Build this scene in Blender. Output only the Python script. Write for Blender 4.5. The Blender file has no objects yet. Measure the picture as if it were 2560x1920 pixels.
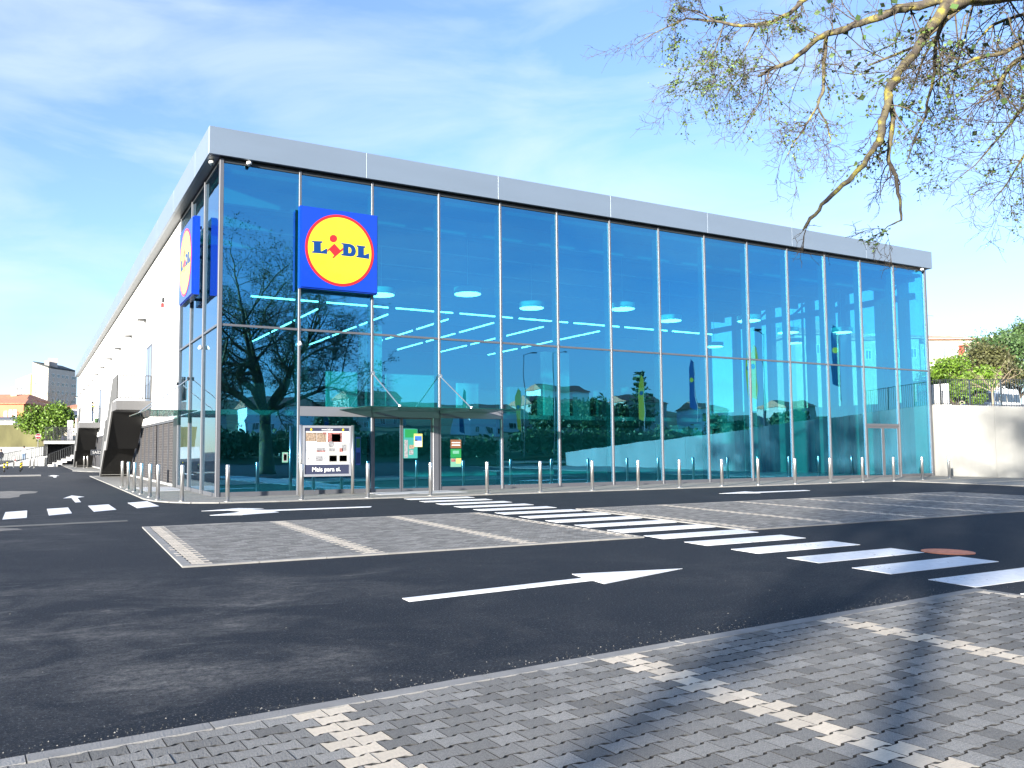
import bpy, bmesh, math, random
from mathutils import Vector, Matrix
rnd = random.Random(7)
scene = bpy.context.scene
COL = scene.collection
R = math.radians

# ------------------------------------------------------------------ camera
FPX, YAW, PIT, ROL = 2021.238, 0.47512, 0.06593, -0.00434
PX, PY = 1117.154, 992.068
CAM = Vector((-5.2198, -25.923, 1.4617))
_f = Vector((math.sin(YAW)*math.cos(PIT), math.cos(YAW)*math.cos(PIT), math.sin(PIT)))
_r = Vector((math.cos(YAW), -math.sin(YAW), 0)); _u = _r.cross(_f)
_r, _u = _r*math.cos(ROL) + _u*math.sin(ROL), _u*math.cos(ROL) - _r*math.sin(ROL)
cd = bpy.data.cameras.new('camera'); cam = bpy.data.objects.new('camera', cd); COL.objects.link(cam)
cd.sensor_fit = 'HORIZONTAL'; cd.sensor_width = 36.0; cd.lens = FPX/2560*36.0
cd.shift_x = (1280-PX)/2560; cd.shift_y = (PY-960)/2560
cd.clip_start = 0.05; cd.clip_end = 5000
M = Matrix(((_r.x, _u.x, -_f.x, CAM.x), (_r.y, _u.y, -_f.y, CAM.y), (_r.z, _u.z, -_f.z, CAM.z), (0, 0, 0, 1)))
cam.matrix_world = M
scene.camera = cam

def ray(x, y): return _f + _r*((x-PX)/FPX) + _u*((PY-y)/FPX)
def at(x, y, d): return CAM + ray(x, y)*d                       # point at a forward distance
def onz(x, y, z=0.0): v = ray(x, y); return CAM + v*((z-CAM.z)/v.z)
def onx(x, y, X): v = ray(x, y); return CAM + v*((X-CAM.x)/v.x)
def ony(x, y, Y): v = ray(x, y); return CAM + v*((Y-CAM.y)/v.y)

# ------------------------------------------------------------------ sky, sun, exposure
SUN_EL, SUN_AZ = R(10.5), R(29.0)          # light travels towards +x,+y (29 deg from +x)
world = bpy.data.worlds.new('World'); scene.world = world; world.use_nodes = True
wn, wl = world.node_tree.nodes, world.node_tree.links
wn.clear()
wo = wn.new('ShaderNodeOutputWorld'); bg = wn.new('ShaderNodeBackground')
sky = wn.new('ShaderNodeTexSky'); sky.sky_type = 'NISHITA'; sky.sun_disc = False
sky.sun_elevation = SUN_EL
sky.sun_rotation = math.atan2(-math.cos(SUN_AZ), -math.sin(SUN_AZ))
sky.air_density = 1.0; sky.dust_density = 0.15; sky.ozone_density = 2.5; sky.altitude = 60
tc = wn.new('ShaderNodeTexCoord'); mp = wn.new('ShaderNodeMapping')
mp.inputs['Scale'].default_value = (1.3, 1.3, 5.0); mp.inputs['Rotation'].default_value = (0.25, 0.15, 0.5)
nz = wn.new('ShaderNodeTexNoise'); nz.inputs['Scale'].default_value = 2.2; nz.inputs['Detail'].default_value = 7; nz.inputs['Roughness'].default_value = 0.55
nz.inputs['Distortion'].default_value = 0.6
rp = wn.new('ShaderNodeValToRGB'); rp.color_ramp.elements[0].position = 0.38; rp.color_ramp.elements[1].position = 0.80
rp.color_ramp.elements[0].color = (0.10, 0.10, 0.10, 1); rp.color_ramp.elements[1].color = (0.80, 0.80, 0.80, 1)
mx = wn.new('ShaderNodeMix'); mx.data_type = 'RGBA'
mx.inputs['B'].default_value = (2.45, 2.85, 3.65, 1)
wl.new(tc.outputs['Generated'], mp.inputs['Vector']); wl.new(mp.outputs['Vector'], nz.inputs['Vector'])
wl.new(nz.outputs['Fac'], rp.inputs['Fac']); wl.new(rp.outputs['Color'], mx.inputs['Factor'])
wb = wn.new('ShaderNodeMix'); wb.data_type = 'RGBA'; wb.blend_type = 'MULTIPLY'; wb.inputs['Factor'].default_value = 1.0
wb.inputs['B'].default_value = (0.80, 0.86, 1.06, 1); wl.new(sky.outputs['Color'], wb.inputs['A']); wl.new(wb.outputs['Result'], mx.inputs['A']); wl.new(mx.outputs['Result'], bg.inputs['Color'])
bg.inputs['Strength'].default_value = 0.110
wl.new(bg.outputs['Background'], wo.inputs['Surface'])

sd = bpy.data.lights.new('sun', 'SUN'); sun = bpy.data.objects.new('sun', sd); COL.objects.link(sun)
sd.energy = 5.0; sd.angle = R(1.0); sd.color = (1.0, 0.93, 0.82)
sdir = Vector((math.cos(SUN_AZ)*math.cos(SUN_EL), math.sin(SUN_AZ)*math.cos(SUN_EL), -math.sin(SUN_EL)))
sun.rotation_euler = sdir.to_track_quat('-Z', 'Y').to_euler(); sun.location = (-40, -30, 30)

scene.view_settings.view_transform = 'Standard'; scene.view_settings.look = 'None'
scene.view_settings.gamma = 1.0; scene.view_settings.use_curve_mapping = False
scene.view_settings.exposure = 1.82
scene.cycles.max_bounces = 10; scene.cycles.transparent_max_bounces = 24
scene.cycles.caustics_reflective = False; scene.cycles.caustics_refractive = False
scene.cycles.sample_clamp_indirect = 6.0

# ------------------------------------------------------------------ mesh helper
class MB:
    def __init__(s): s.v = []; s.f = []; s.m = []
    def add(s, vs, fs, m=0):
        o = len(s.v); s.v += [tuple(v) for v in vs]
        for f in fs: s.f.append(tuple(i+o for i in f)); s.m.append(m)
    def box(s, x0, x1, y0, y1, z0, z1, m=0):
        vs = [(x0,y0,z0),(x1,y0,z0),(x1,y1,z0),(x0,y1,z0),(x0,y0,z1),(x1,y0,z1),(x1,y1,z1),(x0,y1,z1)]
        s.add(vs, [(0,3,2,1),(4,5,6,7),(0,1,5,4),(1,2,6,5),(2,3,7,6),(3,0,4,7)], m); return s
    def hexa(s, c8, m=0):
        s.add(c8, [(0,3,2,1),(4,5,6,7),(0,1,5,4),(1,2,6,5),(2,3,7,6),(3,0,4,7)], m); return s
    def bbox(s, x0, x1, y0, y1, z0, z1, b=0.01, m=0):          # box with chamfered edges
        bm = bmesh.new(); bmesh.ops.create_cube(bm, size=1)
        for v in bm.verts: v.co = Vector(((x0+x1)/2+v.co.x*(x1-x0), (y0+y1)/2+v.co.y*(y1-y0), (z0+z1)/2+v.co.z*(z1-z0)))
        bmesh.ops.bevel(bm, geom=bm.edges[:], offset=b, segments=1, affect='EDGES')
        bm.verts.index_update(); s.add([v.co for v in bm.verts], [[v.index for v in f.verts] for f in bm.faces], m); bm.free(); return s
    def prism(s, pts, z0, z1, m=0, close_bottom=True):        # polygon in xy extruded in z
        n = len(pts); vs = [(p[0],p[1],z0) for p in pts] + [(p[0],p[1],z1) for p in pts]
        fs = [tuple(range(n, 2*n))] + [(i,(i+1)%n,(i+1)%n+n,i+n) for i in range(n)]
        if close_bottom: fs.append(tuple(reversed(range(n))))
        s.add(vs, fs, m); return s
    def slab(s, pts3, d, m=0):                                  # 3-D polygon extruded along a vector
        n = len(pts3); d = Vector(d); a = [Vector(p) for p in pts3]; b = [p+d for p in a]
        s.add(a+b, [tuple(range(n)), tuple(reversed(range(n, 2*n)))] + [(i, i+n, (i+1)%n+n, (i+1)%n) for i in range(n)], m); return s
    def quad(s, a, b, c, d, m=0): s.add([a,b,c,d], [(0,1,2,3)], m); return s
    def tube(s, pts, rad, n=8, m=0, caps=True):
        pts = [Vector(p) for p in pts]
        if not hasattr(rad, '__len__'): rad = [rad]*len(pts)
        o = len(s.v); prev = None
        for i, p in enumerate(pts):
            t = (pts[min(i+1, len(pts)-1)] - pts[max(i-1, 0)])
            t = t.normalized() if t.length > 1e-9 else Vector((0,0,1))
            if prev is None:
                a = Vector((0,0,1)) if abs(t.z) < 0.9 else Vector((1,0,0))
                x = t.cross(a).normalized()
            else:
                x = prev - t*prev.dot(t); x = x.normalized() if x.length > 1e-6 else t.orthogonal().normalized()
            prev = x; y = t.cross(x)
            for k in range(n):
                w = 2*math.pi*k/n; s.v.append(tuple(p + (x*math.cos(w) + y*math.sin(w))*rad[i]))
        for i in range(len(pts)-1):
            for k in range(n):
                k2 = (k+1) % n
                s.f.append((o+i*n+k, o+i*n+k2, o+(i+1)*n+k2, o+(i+1)*n+k)); s.m.append(m)
        if caps:
            s.f.append(tuple(o+k for k in reversed(range(n)))); s.m.append(m)
            e = o+(len(pts)-1)*n; s.f.append(tuple(e+k for k in range(n))); s.m.append(m)
        return s
    def lathe(s, prof, n=20, m=0, c=(0,0,0)):
        o = len(s.v)
        for (r_, z) in prof:
            for k in range(n):
                w = 2*math.pi*k/n; s.v.append((c[0]+r_*math.cos(w), c[1]+r_*math.sin(w), c[2]+z))
        for i in range(len(prof)-1):
            for k in range(n):
                k2 = (k+1) % n; s.f.append((o+i*n+k, o+i*n+k2, o+(i+1)*n+k2, o+(i+1)*n+k)); s.m.append(m)
        s.f.append(tuple(o+k for k in reversed(range(n)))); s.m.append(m)
        e = o+(len(prof)-1)*n; s.f.append(tuple(e+k for k in range(n))); s.m.append(m); return s
    def mesh(s, name, mats, smooth=False):
        me = bpy.data.meshes.new(name); me.from_pydata(s.v, [], s.f)
        for mt in (mats if isinstance(mats, (list, tuple)) else [mats]): me.materials.append(mt)
        if any(s.m): me.polygons.foreach_set('material_index', s.m)
        if smooth: me.polygons.foreach_set('use_smooth', [True]*len(s.f))
        me.update(); return me
    def build(s, name, mats, parent=None, smooth=False, loc=None, rot=None):
        return link(name, s.mesh(name, mats, smooth), parent, loc, rot)

def link(name, data, parent=None, loc=None, rot=None):
    o = bpy.data.objects.new(name, data); COL.objects.link(o)
    if parent is not None: o.parent = parent
    if loc is not None: o.location = loc
    if rot is not None: o.rotation_euler = rot
    return o
def empty(name, loc=(0,0,0), rot=None):
    return link(name, None, None, loc, rot)
def tag(o, label, cat, group=None):
    o['label'] = label; o['category'] = cat
    if group: o['group'] = group
    return o
def struct(o, label=None):
    o['kind'] = 'structure'
    if label: o['label'] = label
    return o
ORD = ['first','second','third','fourth','fifth','sixth','seventh','eighth','ninth','tenth','eleventh','twelfth','thirteenth','fourteenth','fifteenth','sixteenth','seventeenth','eighteenth']

# ------------------------------------------------------------------ materials
MATS = {}
def mat(name, col, rough=0.6, metal=0.0, noise=0.0, nscale=8.0, bump=0.0, bscale=60.0, spec=0.5, rand=0.0, stretch=None, emit=0.0, coat=0.0):
    if name in MATS: return MATS[name]
    m = bpy.data.materials.new(name); m.use_nodes = True; MATS[name] = m
    N, L = m.node_tree.nodes, m.node_tree.links
    b = N['Principled BSDF']; b.inputs['Base Color'].default_value = (*col, 1); b.inputs['Roughness'].default_value = rough
    b.inputs['Metallic'].default_value = metal; b.inputs['Specular IOR Level'].default_value = spec
    if coat: b.inputs['Coat Weight'].default_value = coat
    if emit:
        b.inputs['Emission Color'].default_value = (*col, 1); b.inputs['Emission Strength'].default_value = emit
    vec = None
    if noise or bump:
        t = N.new('ShaderNodeTexCoord'); vec = t.outputs['Object']
        if stretch:
            mpn = N.new('ShaderNodeMapping'); mpn.inputs['Scale'].default_value = stretch; L.new(vec, mpn.inputs['Vector']); vec = mpn.outputs['Vector']
    cur = None
    if noise:
        n = N.new('ShaderNodeTexNoise'); n.inputs['Scale'].default_value = nscale; n.inputs['Detail'].default_value = 6; L.new(vec, n.inputs['Vector'])
        mr = N.new('ShaderNodeMapRange'); mr.inputs['From Min'].default_value = 0.25; mr.inputs['From Max'].default_value = 0.75
        mr.inputs['To Min'].default_value = 1-noise; mr.inputs['To Max'].default_value = 1+noise; L.new(n.outputs['Fac'], mr.inputs['Value'])
        cur = mr.outputs['Result']
    if rand:
        oi = N.new('ShaderNodeObjectInfo'); gi = N.new('ShaderNodeNewGeometry')
        ad = N.new('ShaderNodeMath'); ad.operation = 'ADD'; L.new(oi.outputs['Random'], ad.inputs[0]); L.new(gi.outputs['Random Per Island'], ad.inputs[1])
        fr = N.new('ShaderNodeMath'); fr.operation = 'FRACT'; L.new(ad.outputs[0], fr.inputs[0])
        mr2 = N.new('ShaderNodeMapRange'); mr2.inputs['To Min'].default_value = 1-rand; mr2.inputs['To Max'].default_value = 1+rand; L.new(fr.outputs[0], mr2.inputs['Value'])
        if cur is None: cur = mr2.outputs['Result']
        else:
            mu = N.new('ShaderNodeMath'); mu.operation = 'MULTIPLY'; L.new(cur, mu.inputs[0]); L.new(mr2.outputs['Result'], mu.inputs[1]); cur = mu.outputs[0]
    if cur is not None:
        vm = N.new('ShaderNodeVectorMath'); vm.operation = 'SCALE'; vm.inputs[0].default_value = col; L.new(cur, vm.inputs['Scale'])
        L.new(vm.outputs['Vector'], b.inputs['Base Color'])
    if bump:
        n2 = N.new('ShaderNodeTexNoise'); n2.inputs['Scale'].default_value = bscale; n2.inputs['Detail'].default_value = 4; L.new(vec, n2.inputs['Vector'])
        bp = N.new('ShaderNodeBump'); bp.inputs['Strength'].default_value = bump; bp.inputs['Distance'].default_value = 0.02
        L.new(n2.outputs['Fac'], bp.inputs['Height']); L.new(bp.outputs['Normal'], b.inputs['Normal'])
    return m

def asphalt_material():
    m = bpy.data.materials.new('asphalt'); m.use_nodes = True; N, L = m.node_tree.nodes, m.node_tree.links
    b = N['Principled BSDF']; b.inputs['Roughness'].default_value = 0.85; b.inputs['Specular IOR Level'].default_value = 0.22
    t = N.new('ShaderNodeTexCoord')
    def noise(sc, det, ro=0.55, stretch=(1,1,1), rot=0.0, dist=0.0):
        mpn = N.new('ShaderNodeMapping'); mpn.inputs['Scale'].default_value = stretch; mpn.inputs['Rotation'].default_value = (0,0,rot)
        L.new(t.outputs['Object'], mpn.inputs['Vector'])
        n = N.new('ShaderNodeTexNoise'); n.inputs['Scale'].default_value = sc; n.inputs['Detail'].default_value = det; n.inputs['Roughness'].default_value = ro; n.inputs['Distortion'].default_value = dist
        L.new(mpn.outputs['Vector'], n.inputs['Vector']); return n.outputs['Fac']
    def rng(v, a, c, lo, hi):
        r_ = N.new('ShaderNodeMapRange'); r_.inputs['From Min'].default_value = a; r_.inputs['From Max'].default_value = c
        r_.inputs['To Min'].default_value = lo; r_.inputs['To Max'].default_value = hi; L.new(v, r_.inputs['Value']); return r_.outputs['Result']
    def math_(op, a, c):
        k = N.new('ShaderNodeMath'); k.operation = op
        for i, q in enumerate((a, c)):
            if isinstance(q, (int, float)): k.inputs[i].default_value = q
            else: L.new(q, k.inputs[i])
        return k.outputs[0]
    fine = noise(34, 9, 0.9); grain = rng(fine, 0.36, 0.66, 0.25, 1.9)
    broad = rng(noise(0.20, 3), 0.38, 0.62, 0.12, 1.0)                       # where tyres have spread dust
    def blob(cx, cy, r_, k):
        vm_ = N.new('ShaderNodeVectorMath'); vm_.operation = 'DISTANCE'; L.new(t.outputs['Object'], vm_.inputs[0]); vm_.inputs[1].default_value = (cx, cy, 0)
        return rng(vm_.outputs['Value'], r_, r_*0.25, 0.0, k)
    broad = math_('MULTIPLY', broad, math_('ADD', math_('ADD', blob(-4.6, -18.6, 4.2, 1.0), blob(-6.5, -8.0, 6.0, 0.55)), 0.16))
    dust = math_('MULTIPLY', rng(noise(0.75, 4, 0.6, (1.0, 1.2, 1), 0.25, 0.9), 0.40, 0.66, 0.0, 1.0), rng(noise(11, 10, 0.8, (0.8, 1.3, 1), 0.5, 0.4), 0.40, 0.66, 0.15, 1.0))
    scuff = rng(noise(2.6, 7, 0.65, (0.6, 1.9, 1), 0.45, 0.8), 0.58, 0.76, 0.0, 0.8)
    d = math_('MULTIPLY', dust, broad); d = math_('ADD', d, math_('MULTIPLY', scuff, broad)); 
    d = math_('MINIMUM', d, 1.0)
    chips = rng(noise(38, 1, 0.5), 0.765, 0.79, 0.0, 0.6)
    base = N.new('ShaderNodeMix'); base.data_type = 'RGBA'; base.inputs['A'].default_value = (0.0085, 0.0125, 0.0200, 1); base.inputs['B'].default_value = (0.21, 0.205, 0.195, 1)
    L.new(math_('MULTIPLY', d, 0.8), base.inputs['Factor'])
    b2 = N.new('ShaderNodeMix'); b2.data_type = 'RGBA'; b2.inputs['B'].default_value = (0.33, 0.32, 0.30, 1)
    L.new(chips, b2.inputs['Factor']); L.new(base.outputs['Result'], b2.inputs['A'])
    b3 = N.new('ShaderNodeMix'); b3.data_type = 'RGBA'; b3.inputs['B'].default_value = (0.085, 0.09, 0.10, 1)
    L.new(rng(noise(62, 3, 0.6), 0.56, 0.68, 0.0, 0.8), b3.inputs['Factor']); L.new(b2.outputs['Result'], b3.inputs['A'])
    vm = N.new('ShaderNodeVectorMath'); vm.operation = 'SCALE'; L.new(b3.outputs['Result'], vm.inputs[0]); L.new(grain, vm.inputs['Scale'])
    L.new(vm.outputs['Vector'], b.inputs['Base Color'])
    bp = N.new('ShaderNodeBump'); bp.inputs['Strength'].default_value = 0.6; bp.inputs['Distance'].default_value = 0.012
    L.new(noise(40, 8, 0.9), bp.inputs['Height']); L.new(bp.outputs['Normal'], b.inputs['Normal'])
    return m
ASPH = asphalt_material()

def glass_material(name, refl, trans, fac, wav=0.0):
    m = bpy.data.materials.new(name); m.use_nodes = True; N, L = m.node_tree.nodes, m.node_tree.links
    N.clear(); out = N.new('ShaderNodeOutputMaterial')
    tr = N.new('ShaderNodeBsdfTransparent'); tr.inputs['Color'].default_value = (*trans, 1)
    g = N.new('ShaderNodeBsdfGlossy'); g.inputs['Color'].default_value = (*refl, 1); g.inputs['Roughness'].default_value = 0.0
    g2 = N.new('ShaderNodeBsdfGlossy'); g2.inputs['Color'].default_value = (0.95, 0.97, 1.0, 1); g2.inputs['Roughness'].default_value = 0.0
    m1 = N.new('ShaderNodeMixShader'); m1.inputs['Fac'].default_value = fac
    oi = N.new('ShaderNodeObjectInfo'); sc_ = N.new('ShaderNodeMapRange'); sc_.inputs['To Min'].default_value = 0.86; sc_.inputs['To Max'].default_value = 1.0; L.new(oi.outputs['Random'], sc_.inputs['Value'])
    vs_ = N.new('ShaderNodeVectorMath'); vs_.operation = 'SCALE'; vs_.inputs[0].default_value = refl; L.new(sc_.outputs['Result'], vs_.inputs['Scale']); L.new(vs_.outputs['Vector'], g.inputs['Color'])
    m2 = N.new('ShaderNodeMixShader'); lw = N.new('ShaderNodeLayerWeight'); lw.inputs['Blend'].default_value = 0.5; pw = N.new('ShaderNodeMath'); pw.operation = 'POWER'; pw.inputs[1].default_value = 5.0; L.new(lw.outputs['Facing'], pw.inputs[0]); fr = N.new('ShaderNodeMath'); fr.operation = 'MULTIPLY_ADD'; fr.inputs[1].default_value = 0.9; fr.inputs[2].default_value = 0.04; L.new(pw.outputs[0], fr.inputs[0])
    L.new(tr.outputs[0], m1.inputs[1]); L.new(g.outputs[0], m1.inputs[2])
    L.new(fr.outputs[0], m2.inputs['Fac']); L.new(m1.outputs[0], m2.inputs[1]); L.new(g2.outputs[0], m2.inputs[2])
    L.new(m2.outputs[0], out.inputs['Surface'])
    if wav:
        t = N.new('ShaderNodeTexCoord'); n = N.new('ShaderNodeTexNoise'); n.inputs['Scale'].default_value = 0.8; n.inputs['Detail'].default_value = 1.0
        mpn = N.new('ShaderNodeMapping'); mpn.inputs['Scale'].default_value = (1.2, 1.2, 0.6)
        L.new(t.outputs['Object'], mpn.inputs['Vector']); L.new(mpn.outputs['Vector'], n.inputs['Vector'])
        bp = N.new('ShaderNodeBump'); bp.inputs['Strength'].default_value = wav; bp.inputs['Distance'].default_value = 0.01
        L.new(n.outputs['Fac'], bp.inputs['Height']); L.new(bp.outputs['Normal'], g.inputs['Normal']); L.new(bp.outputs['Normal'], g2.inputs['Normal'])
    return m
GLASS = glass_material('solar_glass', (0.09, 0.57, 0.95), (0.11, 0.68, 0.71), 0.48, 0.35)
GLASSB = glass_material('glass_inner_face', (0.9, 0.95, 0.95), (0.93, 0.97, 0.97), 0.02)
CLEAR = glass_material('clear_glass', (0.5, 0.8, 0.75), (0.42, 0.68, 0.60), 0.05)
DARKGL = mat('dark_window_glass', (0.03, 0.045, 0.06), 0.08, spec=0.8)
HOUSEGL = mat('house_window_glass', (0.16, 0.19, 0.22), 0.12, spec=0.8)

ALU = mat('aluminium_frame', (0.125, 0.13, 0.145), 0.42, 0.4, noise=0.06, nscale=3)
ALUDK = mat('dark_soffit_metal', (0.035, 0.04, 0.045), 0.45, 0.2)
FASC = mat('fascia_panel_metal', (0.17, 0.215, 0.27), 0.42, 0.25, noise=0.05, nscale=0.6, stretch=(0.4, 0.4, 2))
STEEL = mat('brushed_steel', (0.62, 0.61, 0.59), 0.30, 0.9, noise=0.08, nscale=14, stretch=(1, 1, 0.1))
WPLAST = mat('white_render_plaster', (0.82, 0.82, 0.80), 0.85, noise=0.03, nscale=0.7, bump=0.15, bscale=90)
WCONC = mat('pale_concrete', (0.255, 0.257, 0.247), 0.85, noise=0.24, nscale=0.8, bump=0.2, bscale=30, stretch=(1, 1, 0.30))
CONC = mat('grey_concrete', (0.36, 0.36, 0.35), 0.85, noise=0.1, nscale=2.0, bump=0.2, bscale=40)
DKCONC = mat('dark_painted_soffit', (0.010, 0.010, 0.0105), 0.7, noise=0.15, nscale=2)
KERB = mat('kerb_concrete', (0.23, 0.225, 0.215), 0.9, noise=0.16, nscale=5, bump=0.3, bscale=80, rand=0.08)
BED = mat('joint_sand', (0.030, 0.030, 0.030), 0.95)
PAVE = mat('grey_paver', (0.195, 0.190, 0.178), 0.88, noise=0.45, nscale=170, bump=0.5, bscale=120, rand=0.34)
PAVEW = mat('cream_paver', (0.60, 0.52, 0.41), 0.88, noise=0.12, nscale=60, bump=0.35, bscale=110, rand=0.10)
PAINT = mat('white_road_paint', (0.78, 0.79, 0.80), 0.7, noise=0.10, nscale=9, bump=0.2, bscale=160)
def paint_wear():
    N, L = PAINT.node_tree.nodes, PAINT.node_tree.links; b = N['Principled BSDF']; out = N['Material Output']
    t = N.new('ShaderNodeTexCoord'); n = N.new('ShaderNodeTexNoise'); n.inputs['Scale'].default_value = 16; n.inputs['Detail'].default_value = 10; n.inputs['Roughness'].default_value = 0.75; L.new(t.outputs['Object'], n.inputs['Vector'])
    n2 = N.new('ShaderNodeTexNoise'); n2.inputs['Scale'].default_value = 1.3; n2.inputs['Detail'].default_value = 3; L.new(t.outputs['Object'], n2.inputs['Vector'])
    ad = N.new('ShaderNodeMath'); ad.operation = 'MULTIPLY_ADD'; ad.inputs[1].default_value = 0.45; L.new(n2.outputs['Fac'], ad.inputs[0]); L.new(n.outputs['Fac'], ad.inputs[2])
    r_ = N.new('ShaderNodeMapRange'); r_.inputs['From Min'].default_value = 0.845; r_.inputs['From Max'].default_value = 0.90; r_.inputs['To Max'].default_value = 0.75; L.new(ad.outputs[0], r_.inputs['Value'])
    tr = N.new('ShaderNodeBsdfTransparent'); m = N.new('ShaderNodeMixShader'); L.new(r_.outputs['Result'], m.inputs['Fac']); L.new(b.outputs[0], m.inputs[1]); L.new(tr.outputs[0], m.inputs[2]); L.new(m.outputs[0], out.inputs['Surface'])
paint_wear()
BLUE = mat('sign_blue', (0.001, 0.035, 0.36), 0.22, coat=0.4)
YEL = mat('sign_yellow', (0.72, 0.55, 0.012), 0.25, coat=0.5)
RED = mat('sign_red', (0.55, 0.012, 0.012), 0.3, coat=0.3)
LTBLUE = mat('sign_letter_blue', (0.001, 0.035, 0.16), 0.35)
BLACK = mat('black_metal', (0.02, 0.022, 0.024), 0.5, 0.3)
RAIL = mat('dark_railing_paint', (0.035, 0.038, 0.042), 0.45, 0.3)
WHITE = mat('white_paint', (0.80, 0.80, 0.79), 0.5)
BARK = mat('lichen_bark', (0.16, 0.125, 0.075), 0.9, noise=0.55, nscale=7, bump=0.5, bscale=25)
TWIG = mat('twig_bark', (0.085, 0.066, 0.045), 0.9)
LEAFY = mat('young_leaf', (0.085, 0.135, 0.028), 0.6, rand=0.5)
LEAFG = mat('fresh_green_leaf', (0.085, 0.155, 0.012), 0.55, rand=0.55)
LEAFD = mat('dark_green_leaf', (0.050, 0.098, 0.026), 0.6, rand=0.55)
LEAFO = mat('olive_brown_leaf', (0.062, 0.066, 0.020), 0.65, rand=0.5)
GRASS = mat('grass_bank', (0.06, 0.075, 0.022), 0.95, noise=0.4, nscale=0.8, bump=0.4, bscale=6)
EARTH = mat('dry_earth', (0.16, 0.14, 0.10), 0.95, noise=0.25, nscale=0.3)
TERRA = mat('terracotta_tile', (0.50, 0.20, 0.11), 0.8, noise=0.15, nscale=2)
CREAMW = mat('cream_house_wall', (0.46, 0.41, 0.33), 0.85, noise=0.06, nscale=0.6)
ORANGEW = mat('orange_house_wall', (0.56, 0.17, 0.09), 0.85, noise=0.08, nscale=0.5)
PEACHW = mat('peach_house_wall', (0.78, 0.50, 0.36), 0.85, noise=0.05, nscale=0.5)
GREYW = mat('grey_block_wall', (0.42, 0.39, 0.36), 0.85, noise=0.08, nscale=0.3)
LAMPW = mat('lit_lamp_diffuser', (0.95, 0.97, 1.0), 0.5, emit=3.0)
STRIP = mat('lit_strip_tube', (0.95, 0.98, 1.0), 0.5, emit=2.6)

# ------------------------------------------------------------------ ground and car park
MB().quad((-900,-900,-0.12), (900,-900,-0.12), (900,900,-0.12), (-900,900,-0.12)).build('ground', EARTH)
struct(bpy.data.objects['ground'])
g = MB(); g.quad((-60,-62,0), (36.7,-62,0), (36.7,140,0), (-60,140,0))
car_park = struct(g.build('car_park_road', ASPH))

def marking(name, pts, parent=car_park, m=PAINT, z=0.004):
    b = MB(); b.prism([(p[0], p[1]) for p in pts], z-0.0035, z+0.0015, 0, False); return b.build(name, m, parent)
# pedestrian crossing
YB = [-3.43,-4.72,-5.95,-7.18,-8.36,-9.55,-10.72,-11.86,-12.98,-14.08,-15.16,-16.19,-17.22,-18.26,-19.28,-20.27,-21.25]
for y in YB:
    d = 0.54; xl = 4.05+0.07*(y+15.2)
    if y > -4: d = 0.60
    marking('crossing_stripe', [(xl, y), (xl-0.05, y-d), (xl+2.12, y-d), (xl+2.18, y)])
# arrows
marking('lane_arrow', [(-1.92,-18.70),(0.41,-18.53),(0.38,-18.77),(1.92,-18.33),(0.48,-18.04),(0.43,-18.33),(-1.91,-18.51)])
marking('lane_arrow', [(-1.46,-5.47),(-0.44,-4.94),(0.10,-5.36),(-0.30,-5.46),(0.05,-5.93),(2.78,-6.04),(2.64,-6.32),(0.06,-6.26),(0.10,-6.79),(-0.86,-7.16),(-1.54,-6.92),(-0.86,-6.40),(-0.62,-6.08),(-0.79,-5.57)])
marking('lane_arrow', [(14.93,-6.27),(16.31,-6.73),(16.38,-6.54),(19.0,-6.5),(19.1,-6.19),(16.67,-6.14),(16.7,-5.73)])
marking('lane_arrow', [(-4.26,2.35),(-4.02,2.49),(-4.02,-0.12),(-3.87,-0.04),(-3.85,2.46),(-3.62,2.96),(-3.95,4.04)])
marking('lane_arrow', [(-4.18,29.14),(-3.98,28.55),(-3.99,25.75),(-3.83,26.04),(-3.79,28.72),(-3.60,29.34),(-3.89,30.8)])
for q in ([(-5.72,-5.77),(-5.25,-5.52),(-5.25,-3.04),(-5.72,-3.38)], [(-4.80,-5.06),(-4.30,-4.60),(-4.30,-2.36),(-4.80,-2.66)],
          [(-3.80,-4.32),(-3.25,-3.84),(-3.25,-1.56),(-3.79,-1.91)], [(-2.72,-3.57),(-2.12,-3.07),(-2.12,-0.60),(-2.71,-1.11)]):
    marking('give_way_block', q)
# seam of the older asphalt lane
marking('asphalt_seam', [(-9,-8.2),(-3.35,-7.6),(-3.35,-7.35),(-9,-7.75)], m=mat('worn_asphalt_seam', (0.10,0.10,0.095), 0.9, noise=0.3, nscale=3), z=0.003)
for (x0,y0,sx,sy,ph) in ((-5.9,6.5,0.75,2.6,0.3), (-7.6,3.0,0.5,1.5,1.0), (-6.2,-8.3,0.7,0.5,2.0)):
    pts = []
    for k in range(18):
        a = 2*math.pi*k/18; rr = 1+0.28*math.sin(3*a+ph)+0.15*math.sin(5*a+2*ph)
        pts.append((x0+sx*rr*math.cos(a), y0+sy*rr*math.sin(a)))
    marking('dry_patch', pts, m=mat('dusty_patch', (0.13,0.125,0.12), 0.95, noise=0.35, nscale=4), z=0.003)
# manhole freshly painted orange
b = MB(); b.lathe([(0.33,0.0),(0.33,0.008),(0.31,0.010),(0.0,0.010)], 28)
o = b.build('manhole_cover', mat('orange_primer', (0.80,0.25,0.11), 0.7, noise=0.25, nscale=14), None, False, (6.30,-18.92,0.002))
tag(o, 'round manhole cover painted orange on the asphalt right of the crossing', 'manhole')

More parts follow.
